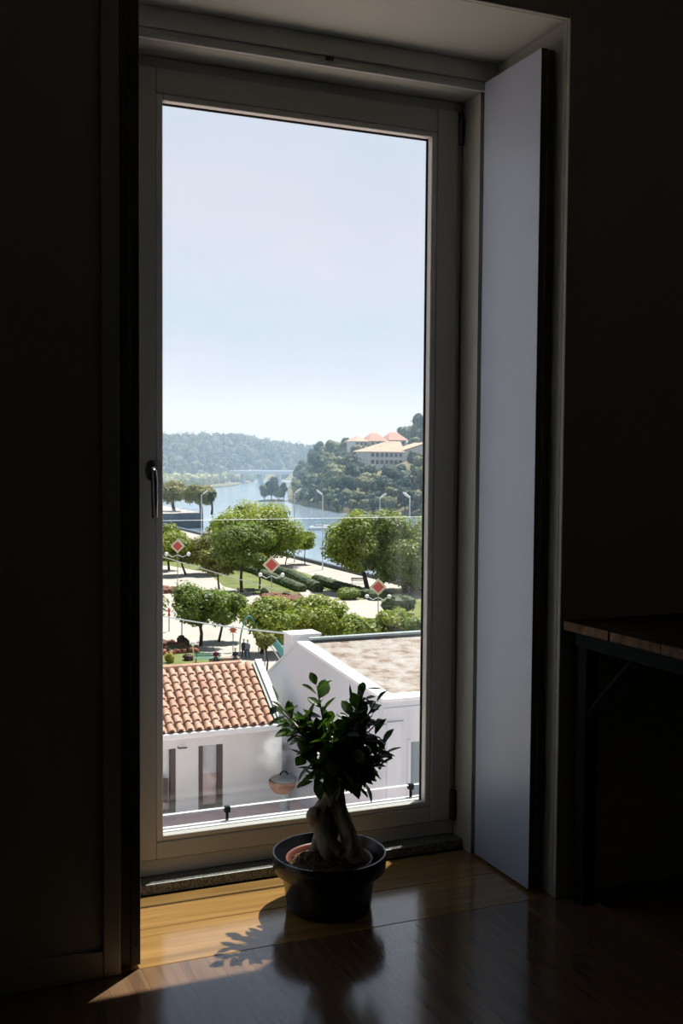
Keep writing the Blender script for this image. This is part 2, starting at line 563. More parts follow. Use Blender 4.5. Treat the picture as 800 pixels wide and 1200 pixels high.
win = thing('window_1', 'tall single-pane window door in a cream frame with dark handle', 'window', (1.114, 2.98, .03))
win['kind'] = 'structure'
f = frame_rect(MB(), .597, 1.631, .03, 2.282, .022, .022, .046, .032, 2.947, 3.03)
f.build('window_frame', 'upvc', win, bevel=.003)
s = frame_rect(MB(), .617, 1.612, .079, 2.252, .068, .069, .0485, .068, 2.935, 2.972)
s.build('sash', 'upvc', win, bevel=.004, seg=3)
s = frame_rect(MB(), .625, 1.605, .085, 2.246, .05, .045, .042, .06, 2.9725, 2.9995)
sb = s.build('sash_back', 'upvc', win)
s = frame_rect(MB(), .6855, 1.5425, .128, 2.1835, .019, .0185, .0155, .0175, 2.938, 2.967)
s.build('glazing_bead', 'bead', win, bevel=.004, seg=3)
s = frame_rect(MB(), .6845, 1.5435, .128, 2.1845, .024, .0235, .0145, .0225, 2.967, 2.9715)
s.build('gasket', 'gasket', win)
MB().box(.676, 1.559, 2.9745, 2.9805, .1275, 2.185).build('glass_pane', 'glass', win)
# handle: oval rose and a lever hanging down
hx, hz = .667, 1.165
h = MB()
pr = []
for k in range(24):
    q = 2 * PI * k / 24
    pr.append((hx + .014 * math.cos(q) * (1), 2.935, hz + .028 * math.sin(q)))
h.prism(pr, (0, -.011, 0))
hr = h.build('handle_rose', 'hinge', win, bevel=.003)
h = MB()
h.tube([(hx, 2.926, hz), (hx, 2.9, hz)], .009, 12)
h.tube([(hx, 2.9, hz + .004), (hx + .001, 2.893, hz - .004), (hx + .002, 2.89, hz - .03), (hx + .003, 2.889, hz - .128)], [.0085, .0095, .0095, .0085], 12)
h.build('handle', 'steel', win, smooth=True)
for z0, z1 in ((2.153, 2.247), (.078, .172)):
    h = MB()
    h.tube([(1.619, 2.934, z0), (1.619, 2.934, z1)], .0085, 12)
    h.tube([(1.619, 2.934, (z0 + z1) / 2 - .003), (1.619, 2.934, (z0 + z1) / 2 + .003)], .0096, 12)
    h.build('hinge', 'hinge', win, smooth=False)
# threshold of dark speckled granite, white stone sill outside
g = MB().box(.597, 1.631, 2.889, 3.0, 0, .0295)
struct(g.build('trim_3', 'granite', bevel=.003), 'dark speckled granite threshold below the window', 'trim')
g = MB().box(.5, 1.73, 3.0005, 3.125, -.02, .104)
struct(g.build('trim_4', 'sill', bevel=.004), 'white stone sill outside the window', 'trim')

# glass guard outside the window
gd = thing('glass_guard', 'clear glass safety guard with bright edges outside the window', 'balustrade', (1.15, 3.115, .104))
g = MB()
g.box(.56, 1.69, 3.108, 3.120, .143, 1.016)
g.mi[:] = [1, 1, 0, 1, 0, 1]
g.build('glass_sheet', ['guardglass', 'glassedge'], gd)
for px in (266, 481):
    c = gy(px, 948 if px < 300 else 930, 3.114)
    MB().box(c.x - .009, c.x + .009, 3.106, 3.1222, .128, .146).box(c.x - .004, c.x + .004, 3.110, 3.118, .104, .128).build('clamp', 'blackm', gd, bevel=.0015)
for z in (.2, .83):
    MB().box(1.675, 1.70, 3.031, 3.13, z, z + .03).build('wall_bracket', 'blackm', gd, bevel=.002)

# ------------------------------------------------------------------ folding shutters
def shutter(label, xa, xb, y0, y1, loc):
    t = thing('window_shutter', label, 'shutter', loc)
    for k, (x0, x1) in enumerate(((xa[0], xa[1]), (xb[0], xb[1]))):
        lb = MB().box(x0, x1, y0 + .003 * k, y1, .008, 2.304)
        lb.mi[2] = 1  # front edge face gets a darker tone than the leaf
        lf = lb.build('shutter_leaf', ['shutter', 'shutedge'], t, bevel=.0015)
        xc = (x0 + x1) / 2
        for z in (.055, 2.27):
            MB().tube([(xc, y0 + .003 * k + .001, z), (xc, y0 + .003 * k - .0015, z)], .004, 10).build('screw', 'hinge', lf)
    for z in (.3, 1.16, 2.03):
        hh = MB().tube([((xa[1] + xb[0]) / 2, y0 - .002, z), ((xa[1] + xb[0]) / 2, y0 - .002, z + .07)], .004, 8)
        hh.build('hinge', 'hinge', t)
    return t

shutter('pale painted shutter folded against the right side of the recess, lit blue by the sky', (1.632, 1.653), (1.656, 1.676), 2.519, 2.818, (1.655, 2.67, .022))
shutter('shutter folded back edge-on at the left of the recess, nearly black', (.519, .54), (.495, .516), 2.479, 2.79, (.517, 2.64, .022))

# ------------------------------------------------------------------ table
tb = thing('side_table', 'wooden-topped table on a black metal frame against the wall right of window', 'table', (2.3, 2.05, 0))
tt = MB()
random.seed(3)
for k in range(4):                            # four rough boards side by side, edges uneven
    y0, y1 = 1.66 + k * .2, 1.66 + (k + 1) * .2 - .0015
    tt.box(1.692 + random.uniform(-.0015, .002), 3.0, y0, min(y1, 2.46), .741, .767 + random.uniform(-.0008, .0008))
    tt.mi[-1] = 1  # sawn board end, coloured paler for the light it catches
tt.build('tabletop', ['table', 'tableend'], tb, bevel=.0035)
fr = MB()
fr.box(1.712, 1.747, 1.69, 2.43, .70, .7405)
fr.box(2.92, 2.955, 1.69, 2.43, .70, .7405)
fr.box(1.747, 2.92, 1.69, 1.725, .70, .7405)
fr.box(1.747, 2.92, 2.395, 2.43, .70, .7405)
fr.build('apron', 'blackm', tb, bevel=.002)
for x in (1.72, 2.915):
    for y in (1.69, 2.39):
        MB().box(x, x + .04, y, y + .04, 0, .70).build('leg', 'blackm', tb, bevel=.002)
for x in (1.728, 2.923):
    for y0, y1 in ((2.39, 2.2), (1.73, 1.92)):
        MB().tube([(x + .012, y0, .52), (x + .012, y1, .70)], .02, 4).build('brace', 'blackm', tb)

# ------------------------------------------------------------------ pot and plant
PC = Vector((1.084, 2.64, 0))
pt = MB()
pt.lathe(PC, [(.108, .001), (.113, .004), (.126, .098), (.128, .101), (.147, .104), (.151, .108), (.1535, .146), (.1515, .1515),
              (.1475, .1515), (.145, .146), (.141, .12), (.123, .10), (.107, .012), (.0, .012)], 72)
o = pt.build('planter_pot', 'pot', smooth=True)
tag(o, 'round black glazed pot with a broad rim standing on the floor by the window', 'pot')
q = o.modifiers.new('e', 'EDGE_SPLIT'); q.split_angle = .9

fi = thing('bonsai_fig', 'small bonsai fig with swollen roots and dark green leaves in the black pot', 'plant', (PC.x, PC.y, .02))
n = MB().lathe(PC, [(.08, .0125), (.098, .05), (.108, .124), (.116, .126), (.1175, .134), (.114, .136), (.110, .132), (.106, .12), (.096, .06), (.0, .05)], 64)
n.build('nursery_pot', 'nursery', fi, smooth=True)
so = MB()
R = 26
for j in range(9):
    r = .106 * (1 - j / 8)
    for i in range(R):
        q = 2 * PI * i / R
        x, y = r * math.cos(q), r * math.sin(q)
        z = .120 + .020 * (1 - (r / .106) ** 2) + .024 * math.exp(-((x + .06) ** 2 + (y + .005) ** 2) / .0014)
        z += .008 * noise.noise(Vector((x * 60, y * 60, 1)))
        so.v.append(PC + Vector((x, y, z)))
for j in range(8):
    for i in range(R):
        i2 = (i + 1) % R
        so.face(j * R + i, j * R + i2, (j + 1) * R + i2, (j + 1) * R + i)
for k in range(70):
    q = random.uniform(0, 6.28); r = .097 * math.sqrt(random.random())
    x, y = r * math.cos(q), r * math.sin(q)
    z = .120 + .020 * (1 - (r / .106) ** 2) + .024 * math.exp(-((x + .06) ** 2 + (y + .005) ** 2) / .0014)
    so.ball(PC + Vector((x, y, z)), (random.uniform(.003, .009), random.uniform(.003, .008), random.uniform(.003, .006)), 6, 5, .4, 1, k)
so.build('soil', 'soil', fi)


def pp(px, py, dy=0):                         # a point of the plant: its plane is y = 2.64
    return gy(px, py, 2.64 + dy)

K = .00217
tr = MB()
def root(pts, seg=14):
    P = [pp(a, b, d) for a, b, d, r in pts]
    Q, Rr = [], []
    for i in range(len(P) - 1):
        for u in range(5):
            t_ = u / 5
            p0, p1, p2, p3 = P[max(i - 1, 0)], P[i], P[i + 1], P[min(i + 2, len(P) - 1)]
            Q.append(.5 * ((2 * p1) + (p2 - p0) * t_ + (2 * p0 - 5 * p1 + 4 * p2 - p3) * t_ * t_ + (3 * p1 - p0 - 3 * p2 + p3) * t_ ** 3))
            rr = pts[i][3] * (1 - t_) + pts[i + 1][3] * t_
            Rr.append(rr * K * (1 + .10 * noise.noise(Q[-1] * 45)))
    Q.append(P[-1]); Rr.append(pts[-1][3] * K)
    tr.tube(Q, Rr, seg)

root([(392, 880, 0, 11), (393, 900, 0, 14), (393, 918, 0, 12.5), (394, 934, 0, 10.5), (399, 952, -.010, 9.5), (406, 972, -.024, 10.5), (413, 992, -.036, 11.5), (418, 1008, -.044, 12.5), (421, 1020, -.05, 10)])
root([(391, 915, 0, 11), (386, 932, .002, 10), (379, 945, .002, 10.5), (374, 957, -.004, 12.5), (376, 970, -.010, 10.5), (381, 983, -.018, 11), (384, 997, -.022, 11), (386, 1010, -.02, 9)])
root([(394, 938, .01, 9), (403, 965, .03, 9), (403, 985, .05, 10), (400, 1000, .06, 9)])
root([(382, 985, -.024, 10), (392, 991, -.034, 8), (399, 1000, -.038, 7)])
root([(376, 974, -.01, 7), (371, 988, .004, 7), (366, 1000, .012, 5)])
tr.ball(pp(368, 956, -.008), (.023, .022, .026), 12, 8, .15, 2, 3)
tr.ball(pp(388, 938, -.008), (.02, .018, .026), 12, 8, .15, 2, 5)
tr.ball(pp(389, 968, .016), (.022, .02, .05), 12, 8, .2, 2, 9)
tr.ball(pp(412, 998, -.05), (.018, .016, .03), 12, 8, .2, 2, 8)
tr.build('trunk', 'bark', fi, remesh=.0032)

random.seed(21)
branches = [  # bottom of branch is the trunk top; tips as the photo shows them, with depth
    (371, 803, .0), (324, 824, -.03), (428, 806, -.03), (449, 872, 0), (441, 848, .04), (345, 866, .02), (352, 884, -.05),
    (402, 858, -.07), (424, 905, -.02), (440, 890, .05), (338, 848, .05), (367, 900, .03),
    (416, 832, .03), (358, 838, -.05), (428, 866, -.06), (378, 868, -.08), (408, 888, -.07), (370, 866, .08), (396, 870, .09), (430, 880, .08), (420, 850, -.04), (352, 856, 0),
    (388, 880, -.09), (398, 898, -.08), (372, 890, -.07), (415, 876, -.09), (384, 905, -.06), (410, 908, .06), (362, 878, .06), (434, 898, .02),
    (432, 898, -.05), (392, 862, .02), (332, 836, .02), (440, 822, -.01), (424, 822, .02), (446, 884, -.03), (356, 866, -.04), (343, 850, -.05),
    (436, 838, -.03), (366, 852, .05), (414, 858, .05), (405, 884, .08), (380, 892, .07), (440, 862, -.05),
    (444, 897, .01), (367, 914, .0), (378, 914, -.03), (430, 915, .02), (418, 920, -.02), (450, 882, .03), (404, 915, -.05)]
br = MB(); lv = MB()


def leaf(base, d, up, L, W):
    d = d.normalized()
    side = d.cross(up)
    if side.length < 1e-3: side = d.cross(Vector((1, 0, 0)))
    side.normalize(); nrm = side.cross(d).normalized()
    n = len(lv.v)
    prof = [(0, .05), (.12, .45), (.35, .95), (.6, 1), (.82, .62), (.94, .22), (1, .0)]
    curl = random.uniform(-.12, .16)
    for u, wd in prof:
        c = base + d * (L * u) - nrm * (curl * L * u * u)
        fold = .22 * W * wd
        lv.v += [c - side * W * wd / 2 + nrm * fold, c, c + side * W * wd / 2 + nrm * fold]
    for i in range(len(prof) - 1):
        p = n + 3 * i
        lv.face(p, p + 1, p + 4, p + 3); lv.face(p + 1, p + 2, p + 5, p + 4)

top = pp(393, 902)
for k, (a, b_, d) in enumerate(branches):
    tip = pp(a, b_, d)
    mid = top.lerp(tip, .45) + Vector((random.uniform(-.012, .012), random.uniform(-.012, .012), -.012 if tip.z < .45 else .012))
    P = []
    for i in range(9):
        t_ = i / 8
        P.append(top * (1 - t_) ** 2 + mid * 2 * t_ * (1 - t_) + tip * t_ * t_)
    br.tube(P, [.0052 * (1 - .7 * i / 8) for i in range(9)], 7)
    Lb = (tip - top).length
    cnt = max(7, int(Lb / .0150))
    ax0 = random.uniform(0, 6.28)
    for i in range(cnt):
        t_ = .26 + .74 * i / (cnt - 1)
        if t_ < .45 and random.random() < .35: continue
        p = top * (1 - t_) ** 2 + mid * 2 * t_ * (1 - t_) + tip * t_ * t_
        ax = (P[min(8, int(t_ * 8) + 1)] - P[max(0, int(t_ * 8) - 1)]).normalized()
        q = ax0 + i * 2.4
        e1 = ax.cross(Vector((0, 0, 1)))
        if e1.length < .1: e1 = ax.cross(Vector((1, 0, 0)))
        e1.normalize(); e2 = ax.cross(e1)
        out = e1 * math.cos(q) + e2 * math.sin(q)
        d_ = out * (1.0 if i < cnt - 1 else .25) + ax * random.uniform(.35, .9) + Vector((0, 0, random.uniform(-.35, .25)))
        L = random.uniform(.042, .064) * (1 if t_ < .9 else .85)
        leaf(p + out * .004, d_, Vector((0, 0, 1)) + out * .2 + Vector((random.uniform(-.4, .4), random.uniform(-.4, .4), 0)), L, L * random.uniform(.44, .58))
br.build('branches', 'twig', fi, smooth=True)
lv.build('foliage', 'ficus', fi, smooth=True)

# ================================================================== OUTSIDE
G = -17.0                                     # level of the park below
WL = -18.5                                    # river level
TZ = -7.1                                     # courtyard below the window

struct(MB().box(-22, 30, 6, 27, G, TZ).build('courtyard', 'terrace'), 'pinkish paved courtyard in front of the tile-roofed house', 'courtyard')
struct(MB().box(-260, 69, 27.01, 288, G - 3, G).build('ground', 'paving'), 'pale paved park ground along the river', 'ground')
struct(MB().poly([(-500, 120, WL), (1500, 120, WL), (1500, 1400, WL), (-500, 1400, WL)]).build('river', 'water'), 'pale blue river behind the park trees', 'water')

# ---- house with the tiled roof
hs = thing('tiled_house', 'low white house with a terracotta tile roof just below the window', 'house', (6.5, 25, TZ))
XE, YE, ZE, YR, ZR = 8.50, 24.0, -5.06, 25.79, -3.97
WYF = 24.3
wa = MB()
XW = -1.5
win_x = [(-.6, .1), (2.2, 2.9), (4.9, 6.12), (6.66, 7.25)]
z0, z1 = -7.04, -5.52
xs = XW
for a0, a1 in win_x:
    wa.box(xs, a0, WYF, WYF + .25, TZ, -5.15); xs = a1
    wa.box(a0, a1, WYF, WYF + .25, z1, -5.15); wa.box(a0, a1, WYF, WYF + .25, TZ, z0)
wa.box(xs, 8.72, WYF, WYF + .25, TZ, -5.15)
wa.box(XW, 8.72, 27.4, 27.6, G, -5.15)
wa.box(XW, XW + .2, WYF + .25, 27.4, TZ, -5.15)
wa.prism([(8.52, WYF + .25, TZ), (8.52, 27.4, TZ), (8.52, 27.4, -5.2), (8.52, 25.79, -4.1), (8.52, WYF + .25, -5.1)], (.2, 0, 0))
wa.build('wall', 'plaster', hs)
for a0, a1 in win_x:
    fw = MB()
    fw.box(a0, a0 + .11, WYF + .02, WYF + .12, z0, z1); fw.box(a1 - .12, a1, WYF + .02, WYF + .12, z0, z1)
    fw.box(a0 + .11, a1 - .12, WYF + .04, WYF + .12, z0, z0 + .07)
    fo = fw.build('window', 'brownf', hs)
    MB().box(a0 + .11, a1 - .12, WYF + .10, WYF + .11, z0 + .07, z1).build('pane', 'glass', fo)
    MB().box(a0 + .11, a1 - .12, WYF + .14, WYF + .16, (z0 + z1) / 2 + .05, z1).build('curtain', 'lace', fo)
    MB().box(a0 + .11, a1 - .12, WYF + .14, WYF + .16, z0, (z0 + z1) / 2 + .05).build('reflection_panel', 'reflection_panel', fo)  # the courtyard's pink reflection in the glass, put into this panel's colour
MB().box(5.75, 5.93, 24.27, 24.33, -6.75, -6.2).build('shutter_box', 'brownf', hs)
lp = MB().tube([(6.17, 24.30, -5.5), (6.17, 24.22, -5.5), (6.36, 24.2, -5.5)], .018, 6)
lp.build('wall_lamp', 'dark', hs)
# fascia under the eave and white verge on the right
MB().box(XW, 8.56, 23.87, 24.02, -5.20, -5.075).build('gutter', 'coping', hs, bevel=.02)
MB().box(XW, 8.56, 24.0, 24.32, -5.24, -5.14).build('soffit', 'coping', hs)
dn = Vector((0, YR - YE, ZR - ZE)); sl = dn.length; du = dn.normalized(); nr = Vector((0, -du.z, du.y))
P0 = Vector((8.5, YE, ZE))
MB().prism([P0 + Vector((.03, 0, 0)) - nr * .12, P0 + Vector((.2, 0, 0)) - nr * .12, P0 + Vector((.2, 0, 0)) + nr * .10, P0 + Vector((.03, 0, 0)) + nr * .10], du * (sl + .06)).build('verge', 'coping', hs)
MB().prism([P0 + Vector((-.05, 0, 0)) - nr * .1, P0 + Vector((.03, 0, 0)) - nr * .1, P0 + Vector((.03, 0, 0)) + nr * .05, P0 + Vector((-.05, 0, 0)) + nr * .05], du * sl).build('verge_gutter', 'flash', hs)
# curved tiles, row over row
tl = MB()
TW = .218; NR = 8; NP = 8
ncol = int((8.46 - XW) / TW)
random.seed(5)
for r in range(NR):
    u0, u1 = sl * r / NR - .03, sl * (r + 1) / NR + .03
    for c in range(ncol):
        xc = 8.44 - TW * (c + .5) + random.uniform(-.006, .006)
        nn = len(tl.v)
        lift = random.uniform(0, .008)
        for (u, hh, wd) in ((u0, .050 + lift, 1.0), (u1, .018, .86)):
            for k in range(NP + 1):
                q = PI * k / NP
                tl.v.append(Vector((xc - math.cos(q) * TW * .36 * wd, 0, 0)) + Vector((0, YE, ZE)) + du * u + nr * (hh + math.sin(q) * .072 * wd))
        for k in range(NP):
            tl.face(nn + k, nn + k + 1, nn + NP + 2 + k, nn + NP + 1 + k)
        for (u, hh, th) in ((u0, .05 + lift, 0),):   # lower end of the tile shows its thickness
            n2 = len(tl.v)
            for k in range(NP + 1):
                q = PI * k / NP
                tl.v.append(Vector((xc - math.cos(q) * TW * .30, 0, 0)) + Vector((0, YE, ZE)) + du * (u + .002) + nr * (hh + math.sin(q) * .05 - .008))
            for k in range(NP):
                tl.face(nn + k + 1, nn + k, n2 + k, n2 + k + 1)
        # the channel tile between two cover tiles
        xm = xc - TW / 2
        n3 = len(tl.v)
        for (u, hh) in ((u0, .036), (u1, .008)):
            for k in range(5):
                q = PI * k / 4
                tl.v.append(Vector((xm - math.cos(q) * TW * .34, 0, 0)) + Vector((0, YE, ZE)) + du * u + nr * (hh + .03 - math.sin(q) * .045))
        for k in range(4):
            tl.face(n3 + k, n3 + k + 1, n3 + 6 + k, n3 + 5 + k)
tl.build('roof_tiles', 'tile', hs, smooth=False)
MB().prism([(XW, YE, ZE - .03), (XW, YR, ZR - .03), (XW, 27.6, ZE - .03)], (8.5 - XW, 0, 0)).build('roof_deck', 'tile', hs)
rd = MB()
for c in range(40):
    xa = XW + c * .37
    if xa + .39 > 8.5: break
    rd.tube([(xa, YR, ZR + .03), (xa + .40, YR, ZR + .045)], [.085, .075], 10)
rd.build('ridge_tiles', 'tile', hs, smooth=False)

# ---- smoking barbecue in the corner of the courtyard
gb_ = gy(331, 917, 23.3)
bq = thing('barbecue_grill', 'round terracotta barbecue with a grey lid smoking in the courtyard corner', 'barbecue', (gb_.x, gb_.y, TZ))
MB().lathe((gb_.x, gb_.y, gb_.z), [(0, -.26), (.2, -.22), (.30, -.08), (.325, .06), (.30, .06), (.27, -.06), (0, -.2)], 24).build('bowl', 'stoneware', bq, smooth=True)
MB().lathe((gb_.x + .03, gb_.y, gb_.z + .065), [(.315, 0), (.30, .05), (.22, .09), (.08, .115), (0, .12)], 24).build('lid', 'greylid', bq, smooth=True)
hp = [Vector((gb_.x + .03 + .09 * math.cos(q), gb_.y, gb_.z + .165 + .10 * math.sin(q))) for q in [PI * k / 10 for k in range(11)]]
MB().tube(hp, .02, 8).build('handle', 'blackm', bq, smooth=True)
MB().lathe((gb_.x + .05, gb_.y, TZ), [(.26, 0), (.24, .04), (.13, .12), (.11, gb_.z - TZ - .3), (.16, gb_.z - TZ - .21), (0, gb_.z - TZ - .2)], 20).build('pedestal', 'gpaint', bq, smooth=True)
sm = bpy.data.materials.new('barbecue_smoke')
sm.use_nodes = True
nt = sm.node_tree
nt.nodes.remove(nt.nodes['Principled BSDF'])
vs = nt.nodes.new('ShaderNodeVolumeScatter')
vs.inputs['Color'].default_value = (.97, .97, 1, 1)
tc = nt.nodes.new('ShaderNodeTexCoord')
nn_ = nt.nodes.new('ShaderNodeTexNoise'); nn_.inputs['Scale'].default_value = 2.2; nn_.inputs['Detail'].default_value = 3
nt.links.new(tc.outputs['Object'], nn_.inputs['Vector'])
mr = nt.nodes.new('ShaderNodeMapRange'); mr.inputs['From Min'].default_value = .42; mr.inputs['From Max'].default_value = .7; mr.inputs['To Max'].default_value = 6
nt.links.new(nn_.outputs['Fac'], mr.inputs['Value'])
sv_ = nt.nodes.new('ShaderNodeVectorMath'); sv_.operation = 'DISTANCE'; sv_.inputs[1].default_value = (.5, .5, .45)
nt.links.new(tc.outputs['Generated'], sv_.inputs[0])
fo_ = nt.nodes.new('ShaderNodeMapRange'); fo_.interpolation_type = 'SMOOTHSTEP'
fo_.inputs['From Min'].default_value = .5; fo_.inputs['From Max'].default_value = .08
nt.links.new(sv_.outputs['Value'], fo_.inputs['Value'])
mu_ = nt.nodes.new('ShaderNodeMath'); mu_.operation = 'MULTIPLY'
nt.links.new(mr.outputs[0], mu_.inputs[0]); nt.links.new(fo_.outputs[0], mu_.inputs[1])
nt.links.new(mu_.outputs[0], vs.inputs['Density'])
nt.links.new(vs.outputs[0], nt.nodes['Material Output'].inputs['Volume'])
M['smoke'] = sm
tag(MB().ball((gb_.x - .02, gb_.y, gb_.z + .75), (.7, .36, .6), 16, 10, .1, 1.2, 4).build('smoke', 'smoke'), 'thin white smoke rising from the terracotta barbecue', 'smoke', None, 'stuff')

# ---- white building with the flat gravel roof
XB = 9.14
B0, B1, B2 = (19.42, -3.64), (24.34, -3.26), (26.61, -4.43)
wb = thing('white_building', 'white building with a pale gravel roof right of the tiled house', 'building', (12, 22, TZ))
w = MB()
w.prism([(XB, B0[0], TZ), (XB, B0[0], B0[1] - .02), (XB, B1[0], B1[1] - .02), (XB, B2[0], B2[1]), (XB, 28.5, B2[1] - 1), (XB, 28.5, TZ - 6), (XB, 27.02, TZ - 6), (XB, 27.02, TZ)], (.3, 0, 0))
wxa, wxb, wz0, wz1 = 9.735, 10.75, -6.6, -4.50
w.box(XB + .3, wxa, B0[0], B0[0] + .3, TZ, B0[1] - .02)
w.box(wxb, 17, B0[0], B0[0] + .3, TZ, B0[1] - .02)
w.box(wxa, wxb, B0[0], B0[0] + .3, wz1, B0[1] - .02)
w.box(wxa, wxb, B0[0], B0[0] + .3, TZ, wz0)
w.build('wall', 'plasterB', wb)
sl2 = Vector((0, B1[0] - B0[0], B1[1] - B0[1])).normalized()
MB().prism([(XB + .28, B0[0] + .3, B0[1] - .1), (XB + .28, B0[0] + .3, B0[1] + .012), (XB + .28, B1[0], B1[1] + .0), (XB + .28, B1[0], B1[1] - .12)], (7.6, 0, 0)).build('gravel_roof', 'gravel', wb)
MB().prism([(XB - .03, B0[0] - .03, B0[1] - .02), (XB + .30, B0[0] - .03, B0[1] - .02), (XB + .30, B0[0] - .03, B0[1] + .05), (XB - .03, B0[0] - .03, B0[1] + .05)], (0, B1[0] - B0[0] + .03, B1[1] - B0[1])).build('verge_coping', 'coping', wb, bevel=.01)
MB().prism([(XB - .03, B1[0], B1[1] - .02), (XB + .16, B1[0], B1[1] - .02), (XB + .16, B1[0], B1[1] + .05), (XB - .03, B1[0], B1[1] + .05)], (0, B2[0] - B1[0], B2[1] - B1[1])).build('back_coping', 'plasterB', wb)
e = MB()
e.box(XB + .30, 17, B0[0] - .03, B0[0] + .42, B0[1] - .02, B0[1] + .05)
e.build('eave_coping', 'coping', wb, bevel=.01)
MB().box(XB + .3, 17, B1[0] - .05, B1[0] + .12, B1[1] + .06, B1[1] + .12).build('ridge_cap', 'gpaint', wb, bevel=.01)
MB().box(XB + .3, 17, B1[0] - .01, B1[0] + .08, B1[1] - .1, B1[1] + .06).build('ridge_flashing', 'flash', wb)
e = MB()
e.box(XB - .02, 17, B0[0] - .025, B0[0], B0[1] - .19, B0[1] - .13)
e.box(XB - .01, 17, B0[0] - .012, B0[0], B0[1] - .13, B0[1] - .02)
e.build('cornice', 'plasterB', wb, bevel=.006)
e = MB()
e.box(XB + .06, XB + .40, B0[0] - .03, B0[0], TZ, B0[1] - .46)
e.box(XB + .05, XB + .43, B0[0] - .04, B0[0], B0[1] - .46, B0[1] - .42)
e.build('pilaster', 'plasterB', wb, bevel=.01)
MB().box(wxa - .07, wxa, B0[0] - .02, B0[0] + .05, wz0, wz1 + .05).build('window_surround', 'plasterB', wb)
fw = frame_rect(MB(), wxa, wxb, wz0, wz1, .035, .035, .04, .04, B0[0] + .08, B0[0] + .14).build('window', 'plasterB', wb)
MB().box(wxa + .035, wxb - .035, B0[0] + .1, B0[0] + .11, wz0 + .04, wz1 - .04).build('pane', 'bpane', fw)
ch = MB()
ca, cb = gy(337, 752, 25.6), gy(370, 740, 25.6)
ch.box(ca.x, cb.x, 25.3, 25.9, -4.4, cb.z - .05)
ch.slot(1).box(ca.x - .03, cb.x + .03, 25.27, 25.93, cb.z - .05, cb.z + .01)
ch.build('chimney', ['plaster', 'coping'], wb, bevel=.01)

# ---- park: lawns, beds, hedges, quay
def ground_patch(name, pix, m, label, cat, h=.03, z=G):
    pts = [gz(a, b_, z) for a, b_ in pix]
    area = sum(pts[i].x * pts[(i + 1) % len(pts)].y - pts[(i + 1) % len(pts)].x * pts[i].y for i in range(len(pts)))
    if area < 0: pts.reverse()
    return struct(MB().prism([(p.x, p.y, z) for p in pts], (0, 0, h)).build(name, m), label, cat)

ground_patch('lawn', [(-150, 640), (150, 651), (250, 655), (300, 670), (352, 692), (350, 706), (328, 703), (290, 694), (262, 687), (244, 671), (200, 663), (150, 661), (-150, 652)], 'lawn', 'sunny lawn between the hedge and the white path', 'lawn')
ground_patch('lawn', [(-150, 625), (150, 633), (250, 641), (305, 657), (345, 668), (400, 686), (440, 698), (425, 703), (372, 689), (310, 670), (250, 652), (150, 646), (-150, 636)], 'lawn', 'strip of lawn between two hedges near the river', 'lawn')
ground_patch('lawn', [(-150, 764), (120, 764), (225, 760), (262, 772), (300, 790), (310, 812), (120, 812), (-150, 812)], 'lawn', 'lawn with clipped shrubs just beyond the tiled roof', 'lawn')
ground_patch('lawn', [(440, 690), (560, 720), (560, 742), (470, 735), (385, 728), (340, 712), (345, 707), (400, 722), (455, 726)], 'lawn', 'lawn with shrubs at the right of the park', 'lawn')
for pix, lb in (([(305, 697), (352, 699), (352, 706), (310, 704)], 'bed of red flowers beside the white path'),
                ([(120, 752), (200, 753), (236, 765), (200, 768), (120, 766)], 'dark red flower bed above the near lawn'),
                ([(150, 686), (212, 691), (205, 696), (150, 694)], 'rust-coloured flower bed edging the left plaza')):
    pts = [gz(a, b_, G) for a, b_ in pix]
    mb = MB()
    random.seed(len(lb))
    for k in range(260):
        i = random.randrange(1, len(pts) - 1)
        u, v = random.random(), random.random()
        if u + v > 1: u, v = 1 - u, 1 - v
        p = pts[0] + (pts[i] - pts[0]) * u + (pts[i + 1] - pts[0]) * v
        mb.ball((p.x, p.y, G + .15), (.35, .35, .3), 5, 4, .4, 1, k)
    tag(mb.build('flower_bed', 'reds'), lb, 'flower bed', None, 'stuff')


def cards(mb, c, r, n, size, up=.3):
    """leaf sprays spread over an ellipsoid"""
    for _ in range(n):
        d = Vector((random.gauss(0, 1), random.gauss(0, 1), random.gauss(0, 1)))
        d.normalize()
        k = random.uniform(.60, 1.14)
        p = Vector(c) + Vector((d.x * r[0], d.y * r[1], d.z * r[2])) * k
        nm = (d + Vector((random.uniform(-.7, .7), random.uniform(-.7, .7), random.uniform(-.4, .7) + up))).normalized()
        a = nm.cross(Vector((random.uniform(-1, 1), random.uniform(-1, 1), random.uniform(-1, 1)))).normalized()
        b_ = nm.cross(a)
        s = size * random.uniform(.6, 1.3)
        q = len(mb.v)
        mb.v += [p - a * s * .5, p - a * s * .1 + b_ * s * .34, p + a * s * .55, p - a * s * .05 - b_ * s * .34]
        mb.face(q, q + 1, q + 2, q + 3)


def hedge(pix, wd, ht, label):
    pts = [gz(a, b_, G) for a, b_ in pix]
    mb = MB()
    random.seed(len(pix) * 7 + pix[0][0])
    for p, q in zip(pts, pts[1:]):
        L = (q - p).length
        t_ = (q - p).normalized(); s_ = Vector((-t_.y, t_.x, 0))
        n = max(2, int(L / 1.2))
        for i in range(n + 1):
            c = p.lerp(q, i / n)
            mb.ball((c.x, c.y, G + ht * .42), (.95, wd * .6, ht * .58), 8, 6, .22, 1.3, i)
            cards(mb, (c.x, c.y, G + ht * .45), (1.0, wd * .62, ht * .58), 26, .34)
    tag(mb.build('hedge', 'hedge'), label, 'hedge')

